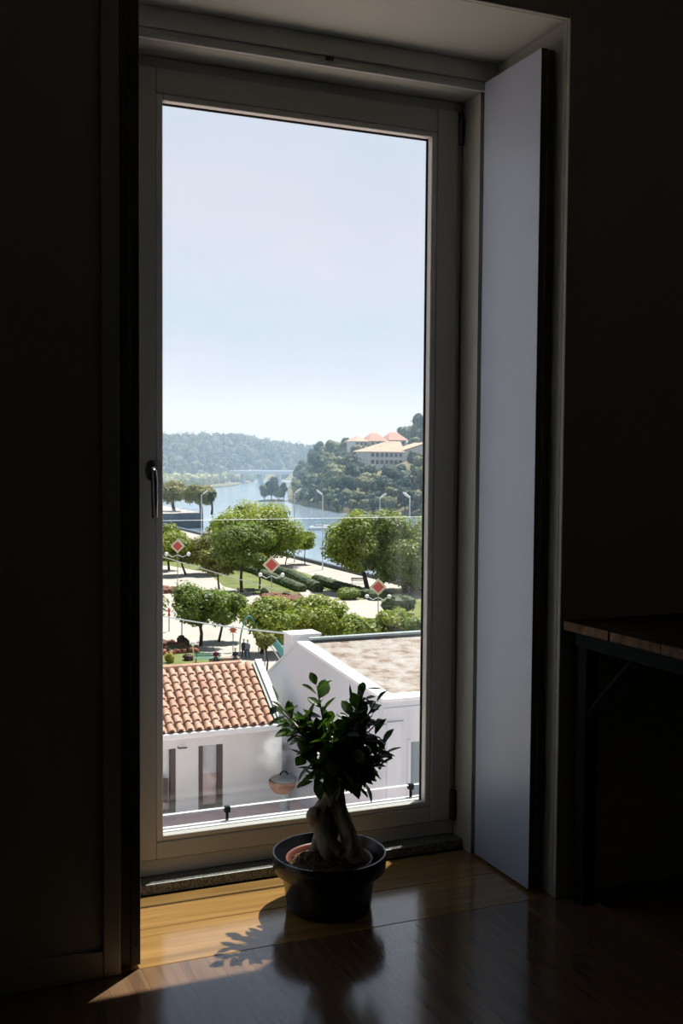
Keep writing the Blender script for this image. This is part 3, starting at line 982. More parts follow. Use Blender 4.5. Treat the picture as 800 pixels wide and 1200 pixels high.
hedge([(150, 655), (262, 661), (300, 672), (352, 693)], 1.3, 1.1, 'long clipped hedge behind the sunny lawn')
hedge([(300, 664), (340, 676), (372, 693)], 1.5, 1.2, 'clipped hedge ending beside the white path in the middle')
hedge([(372, 683), (400, 692), (440, 703)], 1.6, 1.2, 'hedge under the tall trees by the river')
# quay parapet along the water
qy = MB()
qy.box(68.4, 69.2, 60, 288, WL - .5, G + .55)
struct(qy.build('quay_wall', 'quay'), 'dark stone quay wall along the river', 'quay')
# pier with a wall and railing, far left
pa, pb = gy(-150, 605, 300), gy(238, 605, 300)
PZ = -14.5
pr = MB().box(pa.x, pb.x, 300, 350, WL - .5, PZ - .15)
pr.slot(1).box(pa.x, pb.x, 300, 350, PZ - .15, PZ)
struct(pr.build('pier', ['quay', 'paving']), 'raised river pier with a dark wall at the far left', 'pier')
rl = thing('pier_railing', 'thin pale railing along the top of the far pier wall', 'railing', ((pa.x + pb.x) / 2, 300.3, PZ))
n = 40
for i in range(n + 1):
    x = pa.x + (pb.x - pa.x) * i / n
    MB().box(x - .05, x + .05, 300.25, 300.35, PZ, PZ + 1.15).build('post', 'wpaint', rl)
for z in (.55, 1.1):
    MB().box(pa.x, pb.x, 300.26, 300.34, PZ + z, PZ + z + .07).build('rail', 'wpaint', rl)


# ---- park trees: each is a trunk with limbs and a leafy crown
def tree(bx, by, box, m, label, z=G, leaf=.36, dens=1.0, tr=.16, name='park_tree', seed=0, flat=False, group=None):
    random.seed(seed + int(bx) * 13 + int(by))
    base = gz(bx, by, z)
    dep = (base - EYE).dot(FWD)
    k = dep / F
    x0, x1, y0, y1 = box
    vy = base.y
    cl = gy((x0 + x1) / 2, (y0 + y1) / 2, vy)
    rw = (x1 - x0) * k / 2 * 1.19; rh = (y1 - y0) * k / 2 * 1.14
    t = thing(name, label, 'tree', base, group)
    cr = MB()
    nc = 24
    cen = []
    for i in range(nc):
        for _ in range(40):
            d = Vector((random.uniform(-1, 1), random.uniform(-1, 1), random.uniform(-.8, 1)))
            if d.length < 1: break
        d *= .72
        if flat: d.z *= .7
        c = cl + Vector((d.x * rw, d.y * rw, d.z * rh))
        cen.append(c)
        rr = rw * random.uniform(.28, .44); rz = min(rr, rh * .75) * random.uniform(.65, .95)
        cr.ball(c, (rr * .66, rr * .66, rz * .62), 8, 6, .35, 1.2, i)
        cards(cr, c, (rr, rr, rz), int(dens * 17 * rr * (rr + rz) / (leaf * leaf)), leaf)
    cr.build('crown', m, t)
    tk = MB()
    fork = base.lerp(cl, .62)
    bend = Vector((random.uniform(-.15, .15), random.uniform(-.15, .15), 0))
    tk.tube([base - Vector((0, 0, .1)), base.lerp(fork, .5) + bend, fork], [tr * 1.25, tr, tr * .85], 8)
    for c in cen[:6]:
        tk.tube([fork - Vector((0, 0, .1)), fork.lerp(c, .5) + Vector((0, 0, .2)), c], [tr * .7, tr * .45, tr * .2], 6)
    tk.build('trunk', 'trunk', t)
    return t

# near row, just beyond the tiled roof
tree(235, 757, (203, 262, 684, 734), 'leafB', 'broad green tree standing on the plaza at the left, nearest the house', leaf=.34)
tree(256, 752, (243, 287, 690, 733), 'leafB', 'slim-trunked green tree right of the broad plaza tree', leaf=.34, tr=.12)
tree(312, 788, (299, 325, 739, 757), 'leafC', 'young tree with a thin tall trunk beside the tiled roof', leaf=.3, tr=.07)
tree(306, 766, (283, 345, 702, 752), 'leafA', 'yellow-green tree over the teal arch in the middle of the park', leaf=.34)
tree(368, 752, (332, 402, 697, 752), 'leafA', 'wide yellow-green tree behind the chimney', leaf=.34)
tree(418, 762, (396, 442, 724, 752), 'leafA', 'low yellow-green tree over the back of the gravel roof', leaf=.34)
tree(461, 760, (438, 487, 711, 752), 'leafA', 'rounded yellow-green tree at the right edge of the gravel roof', leaf=.34)
tree(484, 764, (470, 515, 722, 758), 'leafB', 'grey-green tree at the far right above the gravel roof', leaf=.34)
# middle row
tree(283, 694, (250, 317, 614, 668), 'leafB', 'dense green tree on the lawn left of the middle diamond sign', tr=.2)
tree(257, 692, (236, 272, 640, 676), 'leafC', 'slim olive tree on the lawn beside the left plaza', tr=.12)
tree(304, 690, (292, 314, 648, 668), 'leafB', 'small green tree on the lawn below the big riverside tree', tr=.12)
tree(245, 673, (214, 264, 624, 661), 'leafC', 'olive-green tree behind the left plaza', tr=.18)
tree(218, 674, (186, 228, 627, 655), 'leafA', 'yellow-green tree behind the left diamond sign', tr=.14)
tree(198, 668, (178, 216, 614, 645), 'leafA', 'bright green tree cut by the left window edge', tr=.16)
# by the river
tree(318, 662, (256, 350, 592, 648), 'leafA', 'big spreading yellow-green tree by the quay in the middle', tr=.3, leaf=.42)
tree(265, 655, (245, 285, 598, 636), 'leafB', 'dark green tree left of the big riverside tree', tr=.2)
tree(334, 662, (324, 350, 622, 645), 'leafA', 'thin young tree on the quay promenade', tr=.08)
tree(357, 661, (344, 371, 622, 645), 'leafA', 'second thin young tree on the quay, right of the first', tr=.08)
tree(431, 692, (384, 450, 603, 672), 'leafA', 'big leafy tree by the quay at the right', tr=.3, leaf=.42)
tree(474, 694, (426, 520, 604, 692), 'leafB', 'big green tree by the quay cut by the right window edge', tr=.3, leaf=.42)
# on the pier
tree(204, 599, (184, 219, 565, 588), 'leafC', 'round olive tree on the far pier, nearest the window edge', z=PZ, leaf=.6, tr=.45)
tree(236, 601, (216, 252, 567, 590), 'leafC', 'spreading olive tree on the far pier beside the lamp post', z=PZ, leaf=.6, tr=.45)
tree(248, 603, (243, 254, 572, 592), 'hedge', 'narrow dark tree at the right end of the far pier', z=PZ, leaf=.5, tr=.3)

# just beyond the left window edge
tree(150, 752, (110, 186, 688, 734), 'leafB', 'green plaza tree just beyond the left window edge', leaf=.4)
tree(120, 668, (84, 160, 612, 648), 'leafA', 'yellow-green park tree beyond the left window edge, by the river', leaf=.45)
tree(60, 690, (20, 96, 628, 668), 'leafC', 'olive park tree beyond the left window edge', leaf=.45)

# shrubs
def shrub(px, py, wpx, hpx, m, label, cat='shrub', name='shrub', z=G, leaf=.25):
    random.seed(int(px * 3 + py))
    base = gz(px, py, z); k = (base - EYE).dot(FWD) / F
    r, h_ = wpx * k / 2, hpx * k
    mb = MB()
    for i in range(6):
        d = Vector((random.uniform(-.45, .45) * r, random.uniform(-.45, .45) * r, random.uniform(.3, .6) * h_))
        rr = r * random.uniform(.45, .65)
        mb.ball(base + d, (rr, rr, h_ * .36), 8, 6, .3, 1.2, i)
        cards(mb, base + d, (rr, rr, h_ * .4), int(8 * rr * (rr + h_ * .4) / leaf ** 2), leaf)
    return tag(mb.build(name, m), label, cat)

shrub(199, 777, 12, 14, 'yellow', 'round clipped shrub with a yellow top on the near lawn')
shrub(215, 757, 18, 13, 'purple', 'dark bushy shrub above the near lawn')
shrub(205, 763, 30, 7, 'hedge', 'low dark green shrub bed on the near lawn')
shrub(219, 774, 16, 8, 'purple', 'reddish low shrub beside the teal bench')
shrub(470, 719, 44, 24, 'hedge', 'dark green shrub mass at the right behind the rounded tree')
shrub(418, 751, 16, 12, 'whites', 'white-flowering shrub at the back of the gravel roof')
shrub(456, 750, 14, 9, 'whites', 'white-flowering shrub right of the pale garden arch')
shrub(310, 698, 11, 10, 'hedge', 'small dark bush on the lawn beside the middle diamond sign')
shrub(336, 700, 12, 10, 'yellow', 'yellow-green bush by the red flower bed')
shrub(408, 702, 34, 15, 'leafB', 'green bushes beside the white path under the right tree')


# ---- festival lights: diamond panels on poles with two round ornaments
def festival(px, pyc, pyb, size, label):
    base = gz(px, pyb, G); k = (base - EYE).dot(FWD) / F
    c = gy(px, pyc, base.y)
    s = size * k
    t = thing('festival_light', label, 'street decoration', base, 'diamond festival lights in the park')
    MB().tube([base, c - Vector((0, 0, s))], .055, 6).build('pole', 'gpaint', t)
    X = RT0.copy(); Y = Vector((-X.y, X.x, 0)) * .12; Z = Vector((0, 0, 1))
    dia = lambda r, o=0: [c + X * r + Y * o, c + Z * r + Y * o, c - X * r + Y * o, c - Z * r + Y * o]
    bd = MB()
    outr, inr = dia(s), dia(s * .68)
    for i in range(4):
        j = (i + 1) % 4
        bd.prism([outr[i], outr[j], inr[j], inr[i]], Y)
    fr_ = bd.build('panel_border', 'cream', t)
    pn = MB(); pn.prism(dia(s * .68, .25), Y * .5); pn.build('panel', 'red', t)
    for q in (-1, 1):
        e = c - Z * s * 1.1 + X * q * 13 * k
        MB().tube([c - Z * s * 1.2, c - Z * s * 1.5 + X * q * 6 * k, e], .05, 6).build('arm', 'wpaint', t)
        gb = MB().ball(e, (2.4 * k, .25, 2.4 * k), 14, 8)
        gb.build('ornament', 'globe', t, smooth=True)

festival(208, 640, 693, 8.5, 'red diamond panel with cream border on a pole at the left plaza')
festival(318, 662, 709, 10.5, 'red diamond panel with cream border on a pole in the middle of the park')
festival(443, 688, 724, 10, 'red diamond panel on a pole in front of the right riverside tree')


def star_light(px, pyc, pyb, size, label):
    base = gz(px, pyb, G); k = (base - EYE).dot(FWD) / F
    c = gy(px, pyc, base.y); s = size * k
    t = thing('star_ornament', label, 'street decoration', base)
    MB().tube([base, c], .045, 6).build('pole', 'gpaint', t)
    X = RT0; Y = Vector((-X.y, X.x, 0)); Z = Vector((0, 0, 1))
    pts = []
    for i in range(16):
        a_ = PI * i / 8; r = s if i % 2 == 0 else s * .5
        pts.append(c + X * r * math.cos(a_) + Z * r * math.sin(a_) - Y * .1)
    MB().prism(pts, Y * .2).build('star', 'orange', t)
    return base, c, k

star_light(273, 738, 764, 5.5, 'orange-red star ornament above the seated people')
b0, c0, k0 = star_light(310, 746, 786, 6, 'orange-red star ornament at the top of the teal arch')
t = thing('garland_arch', 'teal garland arch curving down from the red star to the white building', 'street decoration', b0)
pts = []
for i in range(13):
    u = i / 12
    pts.append(gy(313 + 25 * u, 744 + 34 * u ** 1.35, b0.y))
MB().tube(pts, [.18 + .12 * math.sin(PI * i / 12) for i in range(13)], 8).build('garland', 'teal', t)
MB().tube([p + Vector((-.35, 0, -.35)) for p in pts], .06, 6).build('lower_rim', 'wpaint', t)
MB().tube([gy(338, 778, b0.y), gy(338, 800, b0.y)], .06, 6).build('pole', 'gpaint', t)
for (x_, y_, yb, lb) in ((198, 716, 740, 'slim red ornament on a post beside the left window edge'), (213, 722, 752, 'slim red ornament on a post over the dark bushy shrub')):
    base = gz(x_, yb, G)
    t = thing('red_post_ornament', lb, 'street decoration', base)
    MB().tube([base, gy(x_, y_, base.y)], .06, 6).build('pole', 'gpaint', t)
    c = gy(x_, y_ + 2, base.y)
    MB().lathe(c, [(0, -.55), (.16, -.3), (.08, 0), (.2, .25), (0, .6)], 10).build('ornament', 'red', t)
base = gz(291, 770, G); k = (base - EYE).dot(FWD) / F
t = thing('arch_ornament', 'thin green arch of light tubing standing behind the two walkers', 'street decoration', base)
MB().tube([gy(281 + 22 * i / 14, 752 - 30 * math.sin(PI * i / 14) ** .7, base.y) for i in range(15)], .07, 6).build('tube', 'teal', t)
MB().tube([gy(281, 752, base.y), gz(281, 770, G)], .06, 6).build('pole', 'gpaint', t)
MB().tube([gy(303, 752, base.y), gz(303, 770, G)], .06, 6).build('pole', 'gpaint', t)
base = gz(441, 752, G)
t = thing('garden_arch', 'pale metal garden arch among the white flowers', 'arch', base)
MB().tube([gy(429 + 24 * i / 14, 752 - 17 * math.sin(PI * i / 14) ** .8, base.y) for i in range(15)], .07, 6).build('outer_hoop', 'wpaint', t)
MB().tube([gy(434 + 14 * i / 14, 752 - 12 * math.sin(PI * i / 14) ** .8, base.y) for i in range(15)], .06, 6).build('inner_hoop', 'wpaint', t)

# overhead cables
def cable(p, q, sag, label, r):
    pts = []
    for i in range(25):
        u = i / 24
        pts.append(p.lerp(q, u) - Vector((0, 0, sag * 4 * u * (1 - u))))
    tag(MB().tube(pts, r, 6).build('overhead_cable', 'cable'), label, 'cable')

cable(gy(120, 703, 70), gy(352, 744, 26.5), .25, 'thin cable stretched from the chimney across the near plaza', .025)
cable(gy(150, 640, 130), gy(520, 742, 118), .35, 'thin cable stretched over the lawn past the middle diamond sign', .05)

# lamp posts along the quay
def quay_point(px):
    v = ray(px, 640)
    return Vector((66, 66 * v.y / v.x, G))

lampdef = [(236, 580, 1, 'white lamp post left of the big riverside tree'), (345, 578, 1, 'white lamp post just right of the big riverside tree'),
           (378, 580, -1, 'white lamp post over the moored boat, arm to the left'), (445, 584, 1, 'white lamp post behind the right riverside trees, arm to the right'),
           (480, 583, -1, 'white lamp post nearest the right window edge, arm to the left')]
for px, pt, sd, lb in lampdef:
    p = quay_point(px)
    top = gy(px, pt, p.y)
    k = (p - EYE).dot(FWD) / F
    t = thing('lamp_post', lb, 'street lamp', p, 'lamp posts along the quay')
    MB().tube([p, top], [.11, .08], 8).build('pole', 'wpaint', t)
    e = top + RT0 * sd * 6.0 * k + Vector((0, 0, 4.5 * k))
    MB().tube([top - Vector((0, 0, .1)), e], .08, 6).build('arm', 'wpaint', t)
    q = (e - top).normalized()
    hd = MB().tube([e - q * .9 , e + q * .25], [.16, .13], 8)
    hb = hd.build('lamp_head', 'wpaint', t)
    MB().tube([e - q * .6 - Vector((0, 0, .17)), e + q * .05 - Vector((0, 0, .17))], .06, 6).build('lens', 'lampg', hb)
base = gz(229, 794, G); k = (base - EYE).dot(FWD) / F
t = thing('park_lamp', 'thin pale post with a lantern on the near lawn', 'lamp', base)
tp = gy(226, 757, base.y)
MB().tube([base, tp], .06, 6).build('post', 'cream', t)
MB().lathe(tp, [(.0, 0), (.12, .02), (.2, .35), (.1, .45), (0, .5)], 10).build('lantern', 'globe', t)

# boat and jetty
bp_ = gz(380, 621, WL)
jt = MB().box(bp_.x - 4.5, bp_.x + 5, bp_.y - 1, bp_.y + 1.2, WL - .3, WL + .75)
tag(jt.build('jetty', 'sill'), 'white floating jetty on the river between the two big tree crowns', 'jetty')
bt = thing('moored_boat', 'small white boat with a teal canopy moored at the jetty', 'boat', (bp_.x, bp_.y + 3.2, WL))
hu = MB()
n = 9
for i in range(n):
    u = i / (n - 1); wd = .95 * math.sin(PI * min(1, u * .75 + .25)) ** .6 if u < 1 else .02
    x = bp_.x - 3 + 6 * u
    for q, (yy, zz) in enumerate(((-1, .95), (-.8, .2), (0, -.2), (.8, .2), (1, .95))):
        hu.v.append(Vector((x, bp_.y + 3.2 + yy * wd, WL + zz + (.25 * u * u if q in (0, 4) else 0))))
for i in range(n - 1):
    for q in range(4):
        a0 = i * 5 + q
        hu.face(a0, a0 + 1, a0 + 6, a0 + 5)
    hu.face(i * 5 + 4, i * 5, i * 5 + 5, i * 5 + 9)
hu.face(0, 1, 2, 3, 4)
hu.build('hull', 'boat', bt)
MB().box(bp_.x - 1.6, bp_.x + .6, bp_.y + 2.6, bp_.y + 3.8, WL + .9, WL + 1.7).build('cabin', 'boat', bt, bevel=.1)
MB().box(bp_.x - 1.9, bp_.x + 1.4, bp_.y + 2.4, bp_.y + 4.0, WL + 1.95, WL + 2.1).build('canopy', 'canopy', bt, bevel=.05)
for sx_ in (-1.8, 1.3):
    MB().box(bp_.x + sx_ - .04, bp_.x + sx_ + .04, bp_.y + 3.1, bp_.y + 3.3, WL + .85, WL + 1.96).build('canopy_post', 'wpaint', bt)

# benches
def bench(px, py, label, m, L=2.2, rz=0, z=G):
    p = gz(px, py, z)
    t = thing('park_bench', label, 'bench', p, None, 0)
    X = Vector((math.cos(rz), math.sin(rz), 0)); Y = Vector((-X.y, X.x, 0)); R_ = Matrix.Rotation(rz, 3, 'Z')
    def bx(x0, x1, y0, y1, z0, z1): return MB().box(p.x + x0, p.x + x1, p.y + y0, p.y + y1, p.z + z0, p.z + z1, R_, p)
    st = bx(-L / 2, L / 2, -.24, -.1, .42, .46)
    for y in (-.08, .08): st.box(p.x - L / 2, p.x + L / 2, p.y + y, p.y + y + .14, p.z + .42, p.z + .46, R_, p)
    st.build('seat', m, t)
    bk = bx(-L / 2, L / 2, .24, .28, .55, .68)
    bk.box(p.x - L / 2, p.x + L / 2, p.y + .26, p.y + .3, p.z + .73, p.z + .86, R_, p)
    bk.build('backrest', m, t)
    for x in (-L / 2 + .2, L / 2 - .2):
        bx(x - .03, x + .03, -.22, .26, 0, .42).build('leg', 'blackm', t)
        bx(x - .03, x + .03, .25, .30, .4, .86).build('back_post', 'blackm', t)
    return t

bench(243, 777, 'teal slatted bench on the near lawn beside the thin post', 'teal', 2.4, -.35)
bench(288, 697, 'dark bench in the shade under the dense lawn tree', 'dark', 2.4, -.3)
bench(420, 684, 'dark bench on the quay left of the right riverside tree', 'dark', 2.2, -.4)
st = gz(266, 776, G)
tag(MB().box(st.x - 1.6, st.x + 1.1, st.y - .35, st.y + .35, G, G + .45, Matrix.Rotation(-.3, 3, 'Z')).build('stone_bench', 'stone', bevel=.04), 'brown stone bench with two people sitting on it', 'bench')


# ---- people
def person(label, loc, rz, seated, shirt, trou, step=.25, group=None):
    t = thing('person', label, 'person', loc, group, 0)
    Rm = Matrix.Rotation(rz, 3, 'Z')
    base = Vector(loc)
    def W(p): return base + Rm @ Vector(p)
    hip = .50 if seated else .92
    body, sh, tro = MB(), MB(), MB()
    def tb(mb, pts, r): mb.tube([W(p) for p in pts], r, 10)
    neck = hip + .52
    tb(body, [(0, 0, hip), (0, .01, hip + .2), (0, 0, hip + .42), (0, 0, neck)], [.13, .125, .15, .06])
    tb(body, [(0, 0, neck - .03), (0, .015, neck + .1)], [.055, .052])
    body.ball(W((0, .02, neck + .19)), (.078, .095, .118), 12, 9)
    body.ball(W((0, .115, neck + .18)), (.014, .02, .024), 6, 5)
    for q in (-1, 1):
        body.ball(W((q * .08, .01, neck + .19)), (.012, .02, .03), 6, 5)
        if seated:
            L = [(q * .09, 0, hip), (q * .11, .42, hip + .02), (q * .11, .46, .06), (q * .12, .60, .03)]
        else:
            d = q * step
            L = [(q * .09, 0, hip), (q * .10, d * .55 + .03, .50), (q * .10, d, .08), (q * .11, d + .17, .035)]
        tb(body, L, [.085, .06, .042, .035])
        tb(tro, [L[0], L[1], tuple(Vector(L[2]) + Vector((0, 0, .04)))], [.105, .08, .066])
        A = [(q * .17, 0, neck - .06), (q * .22, -.02 - q * .05, neck - .34), (q * .21, .12 - q * .08, neck - .57)]
        if seated: A = [(q * .17, 0, neck - .06), (q * .23, .06, neck - .33), (q * .14, .3, neck - .38)]
        tb(body, A, [.048, .04, .03])
        tb(sh, [A[0], A[1], tuple(Vector(A[1]).lerp(Vector(A[2]), .75))], [.062, .052, .044])
        hd = (Vector(A[2]) - Vector(A[1])).normalized(); hs_ = Vector((q, 0, 0))
        pl = Vector(A[2]) + hd * .05
        tb(body, [A[2], tuple(pl)], [.03, .034])
        for f_ in range(4):
            o_ = Vector((0, .028 - .019 * f_, 0))
            ln = (.07, .08, .075, .058)[f_]
            tb(body, [tuple(pl + o_), tuple(pl + o_ + hd * ln * .6), tuple(pl + o_ + hd * ln - hs_ * .02)], .009)
        tb(body, [tuple(Vector(A[2]) + Vector((0, .02, 0))), tuple(pl + Vector((0, .05, 0)) + hd * .01), tuple(pl + Vector((0, .06, 0)) + hd * .04)], .010)
    body.build('body', 'skin', t, remesh=.014)
    tb(sh, [(0, 0, hip - .03), (0, .01, hip + .2), (0, 0, hip + .43), (0, 0, neck - .01)], [.155, .15, .175, .08])
    sh.build('shirt', shirt, t, remesh=.02)
    tb(tro, [(0, 0, hip - .08), (0, 0, hip + .06)], [.14, .145])
    tro.build('trousers', trou, t, remesh=.02)
    hr_ = MB().ball(W((0, -.005, neck + .225)), (.088, .1, .10), 12, 9)
    hr_.build('hair', 'hair', t, smooth=True)
    return t

p = gz(285.5, 771, G)
person('person in dark clothes walking across the plaza, on the left of the two walkers', p, 2.6, False, 'navy', 'navy', .18)
p = gz(290, 772, G)
person('person in a grey top and dark trousers walking, on the right of the two walkers', p, 2.5, False, 'grey', 'jeans', .22)
person('person in a maroon top sitting on the left of the brown stone bench', (st.x - 1.0, st.y + .1, G - .02), -.3 + PI, True, 'maroon', 'navy')
person('person in dark clothes sitting on the right of the brown stone bench', (st.x + .65, st.y - .35, G - .02), -.3 + PI, True, 'navy', 'jeans')

# ---- far bank on the left: flat land with grey-green scrub
def land(name, pix, z, m, label, cat, h=.8):
    pts = [gz(a, b_, z) for a, b_ in pix]
    pts = [(p.x, p.y, z - h) for p in pts]
    mb = MB().prism(pts[::-1], (0, 0, h))
    return struct(mb.build(name, m), label, cat)

land('riverbank', [(-250, 600), (120, 584), (192, 577), (240, 571.5), (275, 568), (292, 564.5), (296, 560), (280, 556), (120, 553), (-250, 548)], WL + .8, 'land', 'flat marshy bank across the river at the left', 'riverbank')
random.seed(11)
sc_ = MB()
for k in range(330):
    a_ = random.uniform(130, 294) if k < 170 else random.uniform(-220, 130)
    lim = 583 - (a_ - 120) * .105
    b_ = random.uniform(555, max(556.5, lim - 1.5))
    p = gz(a_, b_, WL + .8)
    r = random.uniform(3, 7); hh = random.uniform(3.5, 6.5) * (1.0 if b_ > 560 else 1.35)
    sc_.ball(p + Vector((0, 0, hh * .6)), (r * .8, r * .8, hh * .8), 9, 6, .4, 1.2, k)
    cards(sc_, p + Vector((0, 0, hh * .6)), (r, r, hh), 60, 1.5)
tag(sc_.build('riverside_scrub', 'leafS'), 'grey-green scrub covering the far bank at the left', 'scrub', None, 'stuff')
land('meadow', [(288, 560.3), (345, 561.2), (350, 557.2), (292, 556)], WL + .8, 'field', 'pale green meadow on the bank beyond the bridge', 'meadow')

# bridge
ba, bb_ = gy(272, 551.5, 800), gy(362, 553, 800)
bg = thing('road_bridge', 'long low grey bridge across the river far away', 'bridge', ((ba.x + bb_.x) / 2, 800, WL))
zt = (ba.z + bb_.z) / 2
MB().box(ba.x, bb_.x, 796, 806, zt - 2.2, zt).build('deck', 'bridge', bg)
MB().box(ba.x, bb_.x, 795.6, 796, zt, zt + 1).build('parapet', 'wpaint', bg)
for i in range(4):
    x = ba.x + (bb_.x - ba.x) * (i + .6) / 4.3
    MB().box(x - .9, x + .9, 797, 805, WL - 1, zt - 2.2).build('pier', 'bridge', bg)

# ---- wooded islet and the hill across the river
def interp(t, x):
    for (a, va), (b_, vb) in zip(t, t[1:]):
        if x <= b_: return va + (vb - va) * (x - a) / (b_ - a)
    return t[-1][1]

BANK = [(338, 588), (345, 590.5), (400, 601), (495, 606.5), (640, 612)]
RIDGE = [(338, -14.5), (345, -13), (360, -5), (385, 2), (410, 4.5), (440, 6), (480, 10), (500, 11.5), (640, 16)]
def hill(u, s):
    p0 = gz(u, interp(BANK, u), WL)
    d = Vector((p0.x, p0.y, 0)).normalized()
    p = p0 + d * s
    f_ = min(1, s / 165)
    z = WL + 1.2 * min(1, s / 3) + (interp(RIDGE, u) - WL - 1.2) * (f_ ** .9)
    p.z = z + 1.2 * noise.noise(Vector((p.x * .06, p.y * .06, 0))) * min(1, s / 10)
    return p
hm = MB()
us = list(range(338, 641, 8)); ss = [0, 2, 6, 12, 20, 30, 45, 60, 80, 100, 120, 140, 165, 200, 260]
for u in us:
    for s_ in ss: hm.v.append(hill(u, s_) - (Vector((0, 0, 1.5)) if s_ == 0 else Vector()) - (Vector((0, 0, 6)) if s_ == 260 else Vector()))
for i in range(len(us) - 1):
    for j in range(len(ss) - 1):
        a0 = i * len(ss) + j
        hm.face(a0, a0 + len(ss), a0 + len(ss) + 1, a0 + 1)
struct(hm.build('hill', 'land', smooth=True), 'wooded hillside across the river at the right', 'hill')


def to_px(p):
    d = p - EYE; z = d.dot(FWD)
    return 400 + F * d.dot(RGT) / z, 600 + F * d.dot(DWN) / z

# four tree shapes for the hill, then copies
protos = []
for k in range(5):
    random.seed(100 + k)
    t = thing('hill_tree', 'dark green tree on the wooded hillside across the river', 'tree', (0, 0, 0), 'trees on the hillside across the river')
    cr = MB()
    tall = (.9, 1.15, .75, 1.3, 1.0)[k]
    for i in range(9):
        d = Vector((random.uniform(-1, 1), random.uniform(-1, 1), random.uniform(-.8, 1))) * .55
        c = Vector((d.x * 4, d.y * 4, 4.6 * tall + d.z * 3.6 * tall))
        r = random.uniform(1.5, 2.3)
        cr.ball(c, (r * .85, r * .85, r * .8), 8, 6, .35, 1.2, i + k * 10)
        cards(cr, c, (r, r, r * .9), 75, .8)
    cr.build('crown', ('leafH', 'leafJ', 'leafI', 'leafJ', 'leafI')[k], t)
    MB().tube([(0, 0, -.8), (0, 0, 4 * tall)], [.3, .2], 6).build('trunk', 'trunk', t)
    protos.append(t)
random.seed(42)
placed = []
tries = 0
while len(placed) < 190 and tries < 6000:
    tries += 1
    u = random.uniform(346, 515); s_ = random.choice([random.uniform(1, 16), random.uniform(6, 50), random.uniform(20, 165)])
    p = hill(u, s_)
    sc = random.uniform(.75, 1.35) * (.6 if s_ < 16 else 1) * (.75 if u < 365 else 1)
    if any((p - q).length < 3.0 * (sc + qs) for q, qs in placed): continue
    tx, ty = to_px(p + Vector((0, 0, 8.5 * sc)))
    if 424 < tx < 486 and s_ < 112 and ty < 545.5: continue
    if 486 <= tx < 506 and s_ < 112 and ty < 531: continue
    if 408 < tx < 484 and s_ < 165 and ty < 517 and s_ >= 112: continue
    if 408 < tx < 426 and s_ < 165 and ty < 518: continue
    if s_ > 92 and s_ < 116 and 426 < u < 500: continue
    q_ = 4.6 * sc
    if any(a0 - q_ < p.x < a1 + q_ and b0_ - q_ < p.y < b1_ + q_ for a0, a1, b0_, b1_ in ((192.5, 222.5, 429, 446.5), (204, 212.5, 469, 481), (212, 223.5, 471, 483), (224, 236, 477, 489))): continue
    placed.append((p, sc))
    i = len(placed) - 1
    if i < 5:
        o = protos[i]; o.location = p; o.scale = (sc, sc, sc); o.rotation_euler = (0, 0, random.uniform(0, 6))
    else:
        copy_thing(protos[i % 5], 'hill_tree', p, random.uniform(0, 6), sc)
# islet in front of the bridge: one clump of tall trees
ic = gz(320, 587.5, WL)
im = MB()
im.ball(ic, (7.5, 5, .9), 18, 8, .2, 1)
struct(im.build('islet', 'land', smooth=True), 'small wooded islet in the river below the bridge', 'islet')
for k, (dx, sc) in enumerate(((-4.0, 1.0), (-.6, 1.12), (2.8, 1.05), (5.6, .8))):
    copy_thing(protos[k], 'islet_tree', ic + Vector((dx * .92, -dx * .38 + .6 * k, .4)), k * 1.3, (sc * .8, sc * .8, sc * 1.06),
               ['tree at the left end of the river islet', 'tall tree left of the middle of the river islet', 'tall tree right of the middle of the river islet', 'low tree at the right end of the river islet'][k], 'trees on the river islet')

# ---- houses on the hill
vx0, vx1, vy = 194.2, 220.5, 431.0
vl = thing('hillside_villa', 'wide pale villa with an orange hipped roof and two rows of windows on the hillside', 'house', (207, 437, -2))
MB().box(vx0, vx1, vy, vy + 14, -7, 4.6).build('wall', 'villa', vl)
rz0, rz1 = 4.5, 9.3
ro = MB()
a1, a2, a3, a4 = (vx0 - 1.5, vy - 1.5, rz0), (vx0 + 17, vy - 1.5, rz0), (vx0 + 20, vy + 15, rz0 + 1), (vx0 - 1.5, vy + 15, rz0)
r1, r2 = (vx0 + 12.5, vy + 8, rz1), (vx0 + 19.5, vy + 9, rz1)
n = len(ro.v); ro.v += [Vector(q) for q in (a1, a2, a3, a4, r1, r2)]
ro.face(n, n + 1, n + 5, n + 4); ro.face(n + 1, n + 2, n + 5); ro.face(n + 2, n + 3, n + 4, n + 5); ro.face(n + 3, n, n + 4); ro.face(n + 3, n + 2, n + 1, n)
ro.build('roof', 'roofO', vl)
w2 = MB()
w2.prism([(vx0 + 15.5, vy - .6, 4.4), (vx1 + 1.5, vy - .6, 8.2), (vx1 + 1.5, vy - .6, 8.8), (vx0 + 15.5, vy - .6, 5.0)], (0, 12, 0))
w2.build('wing_roof', 'roofO', vl)
MB().prism([(vx0 + 17, vy - .02, 4.6), (vx1, vy - .02, 4.6), (vx1, vy - .02, 7.9)], (0, 10, 0)).build('gable', 'villa', vl)
MB().box(vx0 - .8, vx0 + 16, vy - 1.3, vy, 1.0, 1.35).build('balcony', 'villa', vl)
for j, z in enumerate((-.9, 2.2)):
    for i in range(7):
        x = vx0 + 1.2 + i * 2.25
        MB().box(x, x + 1.5, vy - .06, vy + .05, z, z + 1.7).build('window', 'vwin', vl)
MB().box(vx0 + 19.5, vx0 + 21.2, vy - .06, vy + .05, 3.0, 4.6).build('window', 'vwin', vl)
for i in range(2):
    MB().box(vx0 + 20 + i * 3, vx0 + 21.4 + i * 3, vy - .06, vy + .05, -.7, .9).build('window', 'vwin', vl)

